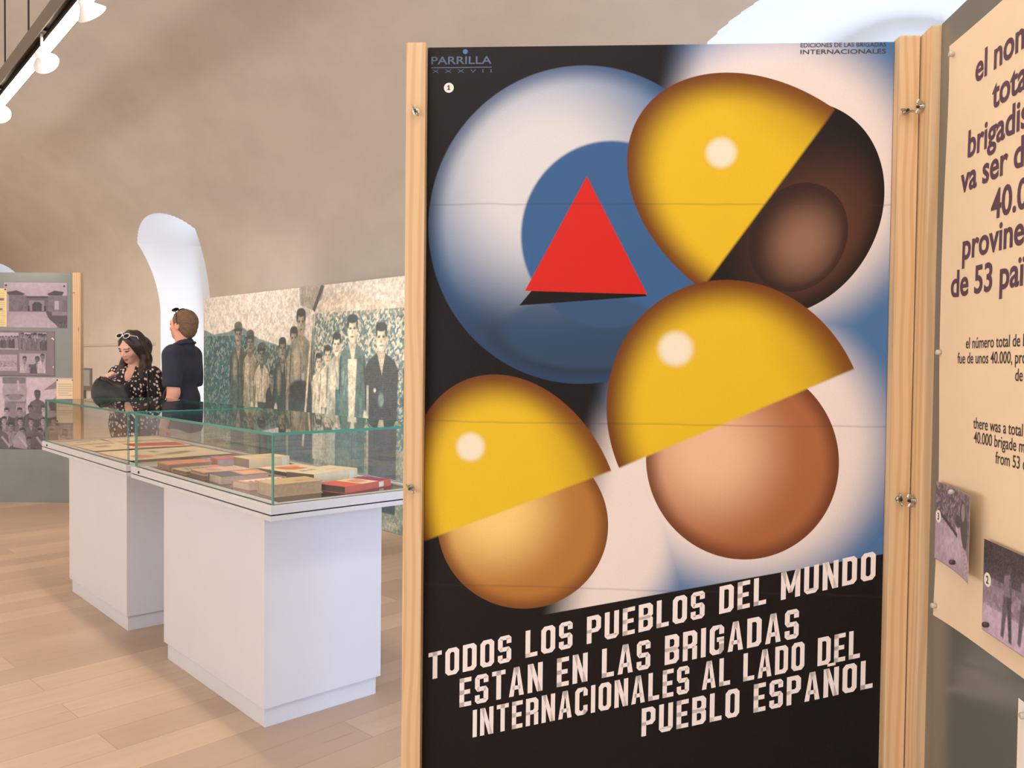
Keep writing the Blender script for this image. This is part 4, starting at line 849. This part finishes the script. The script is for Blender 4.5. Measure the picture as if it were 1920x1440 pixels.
#PEOPLE
# ------------------------------------------------------------------ people (one smooth body surface each, clothes and hair over it)
class Sdf:
    def __init__(s, lo, hi, h):
        s.lo = np.array(lo, float); s.h = h; s.n = np.ceil((np.array(hi) - s.lo) / h).astype(int) + 1; s.F = np.full(s.n, 0.2, np.float32)
    def _sl(s, lo, hi):
        i0 = np.maximum(np.floor((np.array(lo) - s.lo) / s.h).astype(int), 0); i1 = np.minimum(np.ceil((np.array(hi) - s.lo) / s.h).astype(int) + 1, s.n)
        ax = [s.lo[k] + s.h * np.arange(i0[k], i1[k]) for k in range(3)]
        return tuple(slice(i0[k], i1[k]) for k in range(3)), np.meshgrid(*ax, indexing='ij')
    def _mix(s, sl, d, k, op):
        A = s.F[sl]
        if op == 'u': h = np.clip(.5 + .5 * (A - d) / k, 0, 1); s.F[sl] = A * (1 - h) + d * h - k * h * (1 - h)
        else: h = np.clip(.5 - .5 * (A + d) / k, 0, 1); s.F[sl] = A * (1 - h) - d * h + k * h * (1 - h)
    def cap(s, a, b, ra, rb=None, k=.02, sy=1.0, op='u', T=None):
        rb = ra if rb is None else rb; a, b = np.array(a, float), np.array(b, float)
        if T is not None: a, b = np.array(T @ Vector(a)), np.array(T @ Vector(b))
        m = max(ra, rb) + k + .03; sl, (x, y, z) = s._sl(np.minimum(a, b) - m, np.maximum(a, b) + m)
        if x.size == 0: return s
        e = (b - a) / (1, sy, 1); px, py, pz = x - a[0], (y - a[1]) / sy, z - a[2]; L2 = (e * e).sum() + 1e-12
        t = np.clip((px * e[0] + py * e[1] + pz * e[2]) / L2, 0, 1)
        d = (np.sqrt((px - t * e[0]) ** 2 + (py - t * e[1]) ** 2 + (pz - t * e[2]) ** 2) - (ra + (rb - ra) * t)) * (sy if sy < 1 else 1)
        s._mix(sl, d, k, op); return s
    def ell(s, c, r, k=.015, op='u', T=None, wav=0.0):
        c = np.array(c, float); Q = np.eye(3)
        if T is not None: c = np.array(T @ Vector(c)); Q = np.array(T.to_3x3())
        m = max(r) + k + .03; sl, (x, y, z) = s._sl(c - m, c + m)
        if x.size == 0: return s
        P = [x - c[0], y - c[1], z - c[2]]; q = [(P[0] * Q[0][i] + P[1] * Q[1][i] + P[2] * Q[2][i]) for i in range(3)]
        k0 = np.sqrt(sum((q[i] / r[i]) ** 2 for i in range(3))) + 1e-9; k1 = np.sqrt(sum((q[i] / r[i] ** 2) ** 2 for i in range(3))) + 1e-9
        s._mix(sl, k0 * (k0 - 1) / k1, k, op); return s
    def plane(s, n, off, k=.006):                      # keeps the side where n.p < off
        x, y, z = np.meshgrid(*[s.lo[i] + s.h * np.arange(s.n[i]) for i in range(3)], indexing='ij')
        s.F = np.maximum(s.F, (n[0] * x + n[1] * y + n[2] * z - off).astype(np.float32)); return s
    def ripple(s, amp, fx, fy, fz):
        x, y, z = np.meshgrid(*[s.lo[i] + s.h * np.arange(s.n[i]) for i in range(3)], indexing='ij')
        s.F += (amp * np.sin(x * fx + 2 * np.sin(z * fz * .5)) * np.sin(y * fy + z * fz)).astype(np.float32); return s
    def mesh(s, name, m, parent, color=None):
        F = s.F; n = F.shape; ins = F < 0
        act = np.zeros((n[0] - 1, n[1] - 1, n[2] - 1), bool); acc = np.zeros(act.shape + (3,), np.float32); cnt = np.zeros(act.shape, np.float32)
        sh = act.shape; quads = []
        for ax in range(3):
            a = [slice(None)] * 3; b = [slice(None)] * 3; a[ax] = slice(0, -1); b[ax] = slice(1, None)
            A, B = F[tuple(a)], F[tuple(b)]; cr = (A < 0) != (B < 0); idx = np.argwhere(cr)
            va, vb = A[cr], B[cr]; t = va / (va - vb); pos = idx.astype(np.float32); pos[:, ax] += t
            o = [k for k in range(3) if k != ax]; cells = []
            for d0 in (0, 1):
                for d1 in (0, 1):
                    c = idx.copy(); c[:, o[0]] -= d0; c[:, o[1]] -= d1
                    ok = (c >= 0).all(1) & (c < np.array(sh)).all(1); cc = c[ok]
                    np.add.at(acc, tuple(cc.T), pos[ok]); np.add.at(cnt, tuple(cc.T), 1); cells.append((c, ok))
            okall = cells[0][1] & cells[1][1] & cells[2][1] & cells[3][1]
            quads.append((ax, [c[okall] for c, _ in cells], (va < 0)[okall]))
        act = cnt > 0; ids = -np.ones(sh, np.int64); ids[act] = np.arange(act.sum())
        V = acc[act] / cnt[act][:, None] * s.h + s.lo; Q = []
        for ax, (c00, c01, c10, c11), neg in quads:
            g = lambda c: ids[tuple(c.T)]; q = np.stack([g(c00), g(c10), g(c11), g(c01)], 1); flip = neg if ax != 1 else ~neg
            q[flip] = q[flip][:, ::-1]; Q.append(q)
        Q = np.concatenate(Q); Q = Q[:, ::-1]
        o = np_mesh(name, V, Q, m, parent, True)
        if color is not None:
            C = np.ones((len(o.data.vertices), 4), np.float32); C[:, :3] = color(V); at = o.data.attributes.new('ink', 'FLOAT_COLOR', 'POINT'); at.data.foreach_set('color', C.ravel())
        return o
def hand(s, wrist, tip, nrm, side):
    w, t = Vector(wrist), Vector(tip); d = (t - w).normalized(); n = Vector(nrm).normalized(); u = d.cross(n).normalized() * side
    s.cap(w, w + d * .03, .022, .026, .012); s.cap(w + d * .04 - u * .016, w + d * .075 - u * .024, .015, .014, .012); s.cap(w + d * .04 + u * .016, w + d * .075 + u * .024, .015, .014, .012); s.cap(w + d * .04, w + d * .08, .016, .015, .012)
    for i, ln in enumerate((.068, .078, .072, .056)):
        b = w + d * .082 + u * (.027 - .018 * i); m_ = b + d * ln * .5 + n * .006; e = m_ + (d * .72 + n * .70) * ln * .5; s.cap(b, m_, .0095, .009, .004); s.cap(m_, e, .009, .0075, .004)
    b = w + d * .028 + u * .024; m_ = b + (d * .6 + u * .75) * .035 + n * .01; s.cap(b, m_, .0125, .011, .008); s.cap(m_, m_ + (d * .85 + u * .25 + n * .4) * .032, .0105, .0085, .004)
def tilt(pivot, ax, ang, ax2=None, ang2=0):
    M = Matrix.Translation(pivot) @ Matrix.Rotation(ang, 4, ax)
    if ax2: M = M @ Matrix.Rotation(ang2, 4, ax2)
    return M @ Matrix.Translation(-Vector(pivot))
def head(s, T, z, k=1.0):                       # z: chin height; face looks to -Y
    P = lambda x, y, h: (x * k, y * k, z + h * k); r = lambda *a: tuple(v * k for v in a)
    s.ell(P(0, .012, .135), r(.074, .095, .092), .02, T=T); s.ell(P(0, -.030, .085), r(.058, .062, .083), .02, T=T); s.ell(P(0, -.052, .022), r(.030, .030, .024), .02, T=T)
    s.ell(P(-.036, -.058, .078), r(.022, .022, .02), .015, T=T); s.ell(P(.036, -.058, .078), r(.022, .022, .02), .015, T=T); s.cap(P(-.035, -.074, .128), P(.035, -.074, .128), .014 * k, k=.015, T=T)
    for q in (-1, 1): s.ell(P(q * .030, -.100, .110), r(.017, .014, .010), .008, 's', T=T); s.ell(P(q * .030, -.080, .109), r(.013, .012, .010), .004, T=T); s.ell(P(q * .075, .012, .100), r(.011, .020, .031), .006, T=T)
    s.cap(P(0, -.086, .112), P(0, -.106, .078), .007 * k, .0125 * k, .010, T=T); s.ell(P(-.012, -.094, .073), r(.009, .011, .008), .006, T=T); s.ell(P(.012, -.094, .073), r(.009, .011, .008), .006, T=T)
    s.ell(P(0, -.083, .046), r(.024, .012, .006), .006, T=T); s.ell(P(0, -.082, .037), r(.020, .012, .007), .006, T=T)
def face_paint(T, z, k, skin, lip, brow):
    Ti = np.array(T.inverted())
    def f(V):
        P = V @ Ti[:3, :3].T + Ti[:3, 3]; x, y, h = P[:, 0] / k, P[:, 1] / k, (P[:, 2] - z) / k; C = np.tile(lin(skin), (len(V), 1)); fr = y < -.045
        C[fr & (np.hypot(x / .026, (h - .042) / .011) < 1)] = lin(lip)
        for q in (-1, 1):
            C[fr & (np.hypot((x - q * .030) / .016, (h - .109) / .0065) < 1)] = lin((40, 30, 26)); C[fr & (np.hypot((x - q * .031) / .022, (h - .129) / .005) < 1)] = lin(brow)
        ck = fr & (np.hypot((np.abs(x) - .04) / .022, (h - .072) / .022) < 1); C[ck] = C[ck] * .6 + lin(lip) * .15 + lin(skin) * .25; return C
    return f
def legs(s, hz, kz, az, w, r0):
    for q in (-1, 1):
        s.cap((q * w, 0, hz), (q * w, -.01, kz), r0, r0 * .62, .03); s.cap((q * w, -.01, kz), (q * w, .025, az), r0 * .62, r0 * .42, .02); s.ell((q * w, .02, kz - .12), (r0 * .62, r0 * .7, .12), .02)
        s.cap((q * w, .03, az - .02), (q * w * 1.15, -.13, .035), .04, .03, .02)
def floral():
    m, nt, p = newmat('black_floral_cloth'); x, y, z = coords(nt); N = nt.nodes; v = N.new('ShaderNodeTexVoronoi'); v.inputs['Scale'].default_value = 1.0
    c = N.new('ShaderNodeCombineXYZ'); nt.links.new((x * 40.0).s, c.inputs[0]); nt.links.new((y * 40.0).s, c.inputs[1]); nt.links.new((z * 32.0 + x * 11.0).s, c.inputs[2]); nt.links.new(c.outputs[0], v.inputs['Vector'])
    f = 1.0 - smooth(X(v.outputs['Distance']), .30, .38); col = mixc(f, L(26, 22, 26), mixc(noise_at(x, y, z, 30, 1), L(232, 222, 214), L(196, 168, 160))); nt.links.new(col.s, p.inputs['Base Color']); p.inputs['Roughness'].default_value = .8; return m
M_NAVY = mat('navy_cotton', (36, 38, 52), .8, noise=.12, nscale=14, bump=.25, bscale=16); M_KHAKI = mat('beige_cotton', (190, 178, 156), .85, noise=.08, nscale=20, bump=.2, bscale=20)
M_HAIRD = mat('dark_brown_hair', (52, 36, 30), .5, noise=.25, nscale=60, bump=.4, bscale=70); M_HAIRB = mat('short_brown_hair', (112, 82, 54), .6, noise=.28, nscale=90, bump=.5, bscale=110)
M_BAG = mat('black_nylon', (30, 27, 29), .55, noise=.15, nscale=18, bump=.3, bscale=14); M_LENS = mat('dark_lens', (24, 22, 24), .1, noise=.02); M_WFRAME = mat('white_spectacle_frame', (236, 232, 228), .3, noise=.01)
M_SHOE = mat('white_trainer', (222, 220, 216), .6, noise=.04); M_SANDAL = mat('black_shoe', (40, 34, 34), .6, noise=.06)
def shades(parent, T, z, k, up, back, rim, name='sunglasses'):
    mb = MB(); P = lambda x, y, h: T @ Vector((x * k, y * k, z + h * k))
    Q = T.to_3x3() @ Matrix.Rotation(R(-50), 3, 'X')
    for q in (-1, 1):
        c = P(q * .034, -.072 + back, up); mb.ball(c, (.028, .005, .021), M_LENS, 16, 9, Q)
        ringp = [c + Q @ Vector((.029 * math.cos(a * math.pi / 8), -.001, .022 * math.sin(a * math.pi / 8))) for a in range(17)]; mb.tube(ringp, .0028, rim, 6)
        mb.tube([P(q * .064, -.066 + back, up + .002), P(q * .084, -.02 + back, up - .02), P(q * .084, .02, .112)], .0032, rim, 6)
    mb.tube([P(-.01, -.076 + back, up + .004), P(.01, -.076 + back, up + .004)], .003, rim, 6); return mb.build(name, parent, 50)

def woman():
    t = thing('person', 'woman with long dark hair in a black dress with white petals, looking down', 'person', (2.41, 6.78, 0), math.atan2(-.839, .544))
    T = tilt((0, .01, 1.40), 'X', R(20), 'Z', R(-6)); h = .0062; s = Sdf((-.36, -.40, -.01), (.36, .24, 1.70), h)
    legs(s, .84, .46, .09, .085, .085)
    s.cap((-.07, .01, .90), (.07, .01, .90), .125, k=.05, sy=.85); s.cap((0, 0, 1.0), (0, 0, 1.08), .13, .125, .05, .8); s.cap((-.055, .01, 1.20), (.055, .01, 1.20), .115, k=.04, sy=.8); s.cap((-.145, .01, 1.285), (.145, .01, 1.285), .052, k=.04)
    for q in (-1, 1): s.ell((q * .075, -.085, 1.16), (.075, .065, .072), .03)
    s.cap((0, .025, 1.28), (0, .0, 1.42), .054, .047, .03); head(s, T, 1.388, 1.0)
    s.cap((-.172, .01, 1.275), (-.225, .0, 1.06), .048, .040, .03); s.cap((-.225, .0, 1.06), (-.10, -.19, 1.235), .040, .026, .012); hand(s, (-.10, -.19, 1.235), (-.03, -.255, 1.285), (.5, .3, -.8), 1)
    s.cap((.172, .01, 1.275), (.225, .02, 1.06), .048, .040, .03); s.cap((.225, .02, 1.06), (.125, -.20, 1.045), .040, .027, .012); hand(s, (.125, -.20, 1.045), (.04, -.27, 1.03), (-.3, .2, -.9), -1)
    s.mesh('body', M_SKIN, t, face_paint(T, 1.388, 1.0, (222, 172, 148), (176, 96, 90), (62, 42, 36)))
    d = Sdf((-.36, -.32, .30), (.36, .32, 1.40), h)
    d.cap((-.07, .01, .90), (.07, .01, .90), .142, k=.05, sy=.87); d.cap((0, 0, 1.0), (0, 0, 1.08), .146, .141, .05, .83); d.cap((-.055, .01, 1.20), (.055, .01, 1.20), .130, k=.04, sy=.83); d.cap((-.15, .01, 1.283), (.15, .01, 1.283), .065, k=.04)
    for q in (-1, 1): d.ell((q * .075, -.088, 1.16), (.088, .077, .084), .03); d.cap((q * .17, .01, 1.27), (q * .21, .003, 1.135), .064, .074, .02)
    d.cap((0, .0, .96), (0, .0, .42), .15, .235, .05, .82); d.ell((0, -.12, 1.345), (.062, .10, .125), .006, 's'); d.ell((0, .03, 1.37), (.07, .06, .06), .006, 's'); d.ripple(.003, 38, 30, 6); d.plane((0, 0, -1), -.43)
    for q in (-1, 1): d.ell((q * .235, -.005, 1.055), (.09, .09, .055), .006, 's')
    d.mesh('dress', floral(), t)
    g = Sdf((-.22, -.22, 1.06), (.22, .26, 1.72), .0058); P = lambda x, y, q: (x, y, 1.388 + q)
    g.ell(P(0, .022, .145), (.088, .105, .100), .02, T=T)
    for q in (-1, 1):
        g.cap(P(q * .074, .0, .13), P(q * .088, .02, .02), .030, .034, .02, T=T); g.cap(T @ Vector(P(q * .088, .02, .02)), (q * .115, -.075, 1.19), .036, .030, .02)
    g.cap(P(0, .085, .12), (0, .115, 1.20), .075, .065, .03); g.cap((-.07, .09, 1.30), (-.09, .08, 1.16), .045, .035, .03); g.cap((.07, .09, 1.30), (.10, .07, 1.15), .045, .035, .03)
    g.ell(P(.006, -.085, .088), (.064, .085, .086), .006, 's', T=T); g.ripple(.0075, 62, 54, 40); g.mesh('hair', M_HAIRD, t)
    shades(t, T, 1.388, 1.0, .225, .02, M_WFRAME)
    sh = MB(); [sh.ball((q * .098, -.05, .035), (.047, .125, .036), M_SANDAL) for q in (-1, 1)]; sh.build('shoes', t, 60)
    bg = thing('handbag', 'soft black bag held by the woman against her waist', 'bag', (2.41, 6.78, 0), math.atan2(-.839, .544))
    b = Sdf((-.24, -.42, .96), (.24, -.08, 1.32), .0062); b.cap((-.095, -.262, 1.215), (.075, -.262, 1.15), .040, .045, .06, .8); b.cap((-.10, -.255, 1.10), (.10, -.255, 1.09), .062, .055, .07, .8); b.cap((-.07, -.262, 1.16), (.07, -.262, 1.13), .07, .06, .05, .75); b.ripple(.003, 34, 20, 26); b.mesh('bag_body', M_BAG, bg)
    k = MB(); k.tube([(-.10, -.285, 1.235), (-.06, -.30, 1.262), (-.01, -.30, 1.25), (.06, -.297, 1.195)], .007, M_BAG, 8); k.build('bag_handle', bg, 60); k = MB(); k.tube([(-.09, -.300, 1.20), (.09, -.302, 1.145)], .003, M_STEEL, 6); k.build('zip', bg, 60)
def man():
    t = thing('person', 'man with short brown hair in a dark navy short-sleeved shirt, seen from behind', 'person', (2.585, 6.30, 0), math.atan2(-.643, -.766))
    T = tilt((0, .02, 1.55), 'Z', R(-13), 'X', R(-6)); h = .0064; s = Sdf((-.36, -.26, -.01), (.36, .26, 1.82), h)
    legs(s, .90, .50, .09, .095, .095)
    s.cap((-.06, .01, .96), (.06, .01, .96), .115, k=.05, sy=.85); s.cap((-.04, .0, 1.10), (.04, .0, 1.10), .112, k=.05, sy=.8); s.cap((-.07, .01, 1.33), (.07, .01, 1.33), .112, k=.05, sy=.78); s.cap((-.145, .01, 1.445), (.145, .01, 1.445), .056, k=.04)
    s.cap((0, .03, 1.44), (0, .012, 1.59), .064, .058, .03); head(s, T, 1.548, 1.0)
    s.cap((.172, .01, 1.43), (.215, .055, 1.16), .056, .045, .03); s.cap((.215, .055, 1.16), (.22, -.02, .92), .044, .030, .015); hand(s, (.22, -.02, .92), (.215, -.055, .80), (-1, -.2, 0), 1)
    s.cap((-.172, .01, 1.43), (-.20, -.02, 1.16), .056, .045, .03); s.cap((-.20, -.02, 1.16), (-.13, -.20, 1.0), .044, .030, .015); hand(s, (-.13, -.20, 1.0), (-.06, -.25, .98), (1, -.2, 0), -1)
    s.mesh('body', M_SKIN, t, face_paint(T, 1.548, 1.0, (224, 160, 132), (188, 110, 98), (110, 80, 54)))
    d = Sdf((-.36, -.28, .78), (.36, .28, 1.62), h)
    d.cap((-.065, .01, .92), (.065, .01, .92), .132, k=.05, sy=.88); d.cap((-.05, .0, 1.10), (.05, .0, 1.10), .130, k=.05, sy=.84); d.cap((-.075, .012, 1.33), (.075, .012, 1.33), .128, k=.05, sy=.82); d.cap((-.15, .012, 1.442), (.15, .012, 1.442), .068, k=.04)
    for q in (-1, 1): d.cap((q * .172, .012, 1.425), (q * .205, .035 if q > 0 else -.005, 1.225), .068, .072, .02)
    d.cap((0, .035, 1.47), (0, .028, 1.515), .074, .070, .02); d.ell((0, .012, 1.60), (.072, .068, .075), .004, 's'); d.ripple(.0045, 26, 22, 9); d.plane((0, 0, -1), -.845)
    for q in (-1, 1): d.ell((q * .225, .035 if q > 0 else -.01, 1.14), (.105, .11, .065), .006, 's')
    d.mesh('shirt', M_NAVY, t)
    cl = MB(); ringp = [(.073 * math.cos(a * math.pi / 12), .028 + .073 * math.sin(a * math.pi / 12), 1.522 + .008 * math.sin(a * math.pi / 12)) for a in range(25)]; cl.tube(ringp, .010, M_NAVY, 8); cl.build('collar', t, 60)
    p = Sdf((-.30, -.26, .40), (.30, .26, 1.0), h); p.cap((-.06, .01, .92), (.06, .01, .92), .125, k=.05, sy=.88)
    for q in (-1, 1): p.cap((q * .088, .0, .86), (q * .098, -.005, .46), .106, .104, .02)
    p.ripple(.003, 30, 26, 8); p.plane((0, 0, -1), -.47); p.mesh('shorts', M_KHAKI, t)
    g = Sdf((-.16, -.18, 1.50), (.16, .20, 1.86), .0048); P = lambda x, y, q: (x, y, 1.548 + q)
    g.ell(P(0, .022, .142), (.083, .100, .094), .02, T=T); g.ell(P(0, .055, .085), (.066, .060, .07), .02, T=T)
    g.ell(P(0, -.085, .07), (.09, .095, .095), .006, 's', T=T); g.ell(P(.083, -.005, .085), (.03, .024, .045), .006, 's', T=T); g.ell(P(-.083, -.005, .085), (.03, .024, .045), .006, 's', T=T); g.ripple(.0025, 120, 110, 90); g.mesh('hair', M_HAIRB, t)
    shades(t, T, 1.548, 1.0, .222, .02, M_LENS)
    st = MB(); st.box(-.011, .011, -.003, .003, -.20, .20, M_BAG, .001, Matrix.Translation((.235, -.125, 1.12)) @ Matrix.Rotation(R(3), 4, 'Y')); st.build('carrying_strap', t)
    sh = MB(); [sh.ball((q * .112, -.055, .04), (.052, .14, .042), M_SHOE) for q in (-1, 1)]; sh.build('shoes', t, 60)
woman(); man()
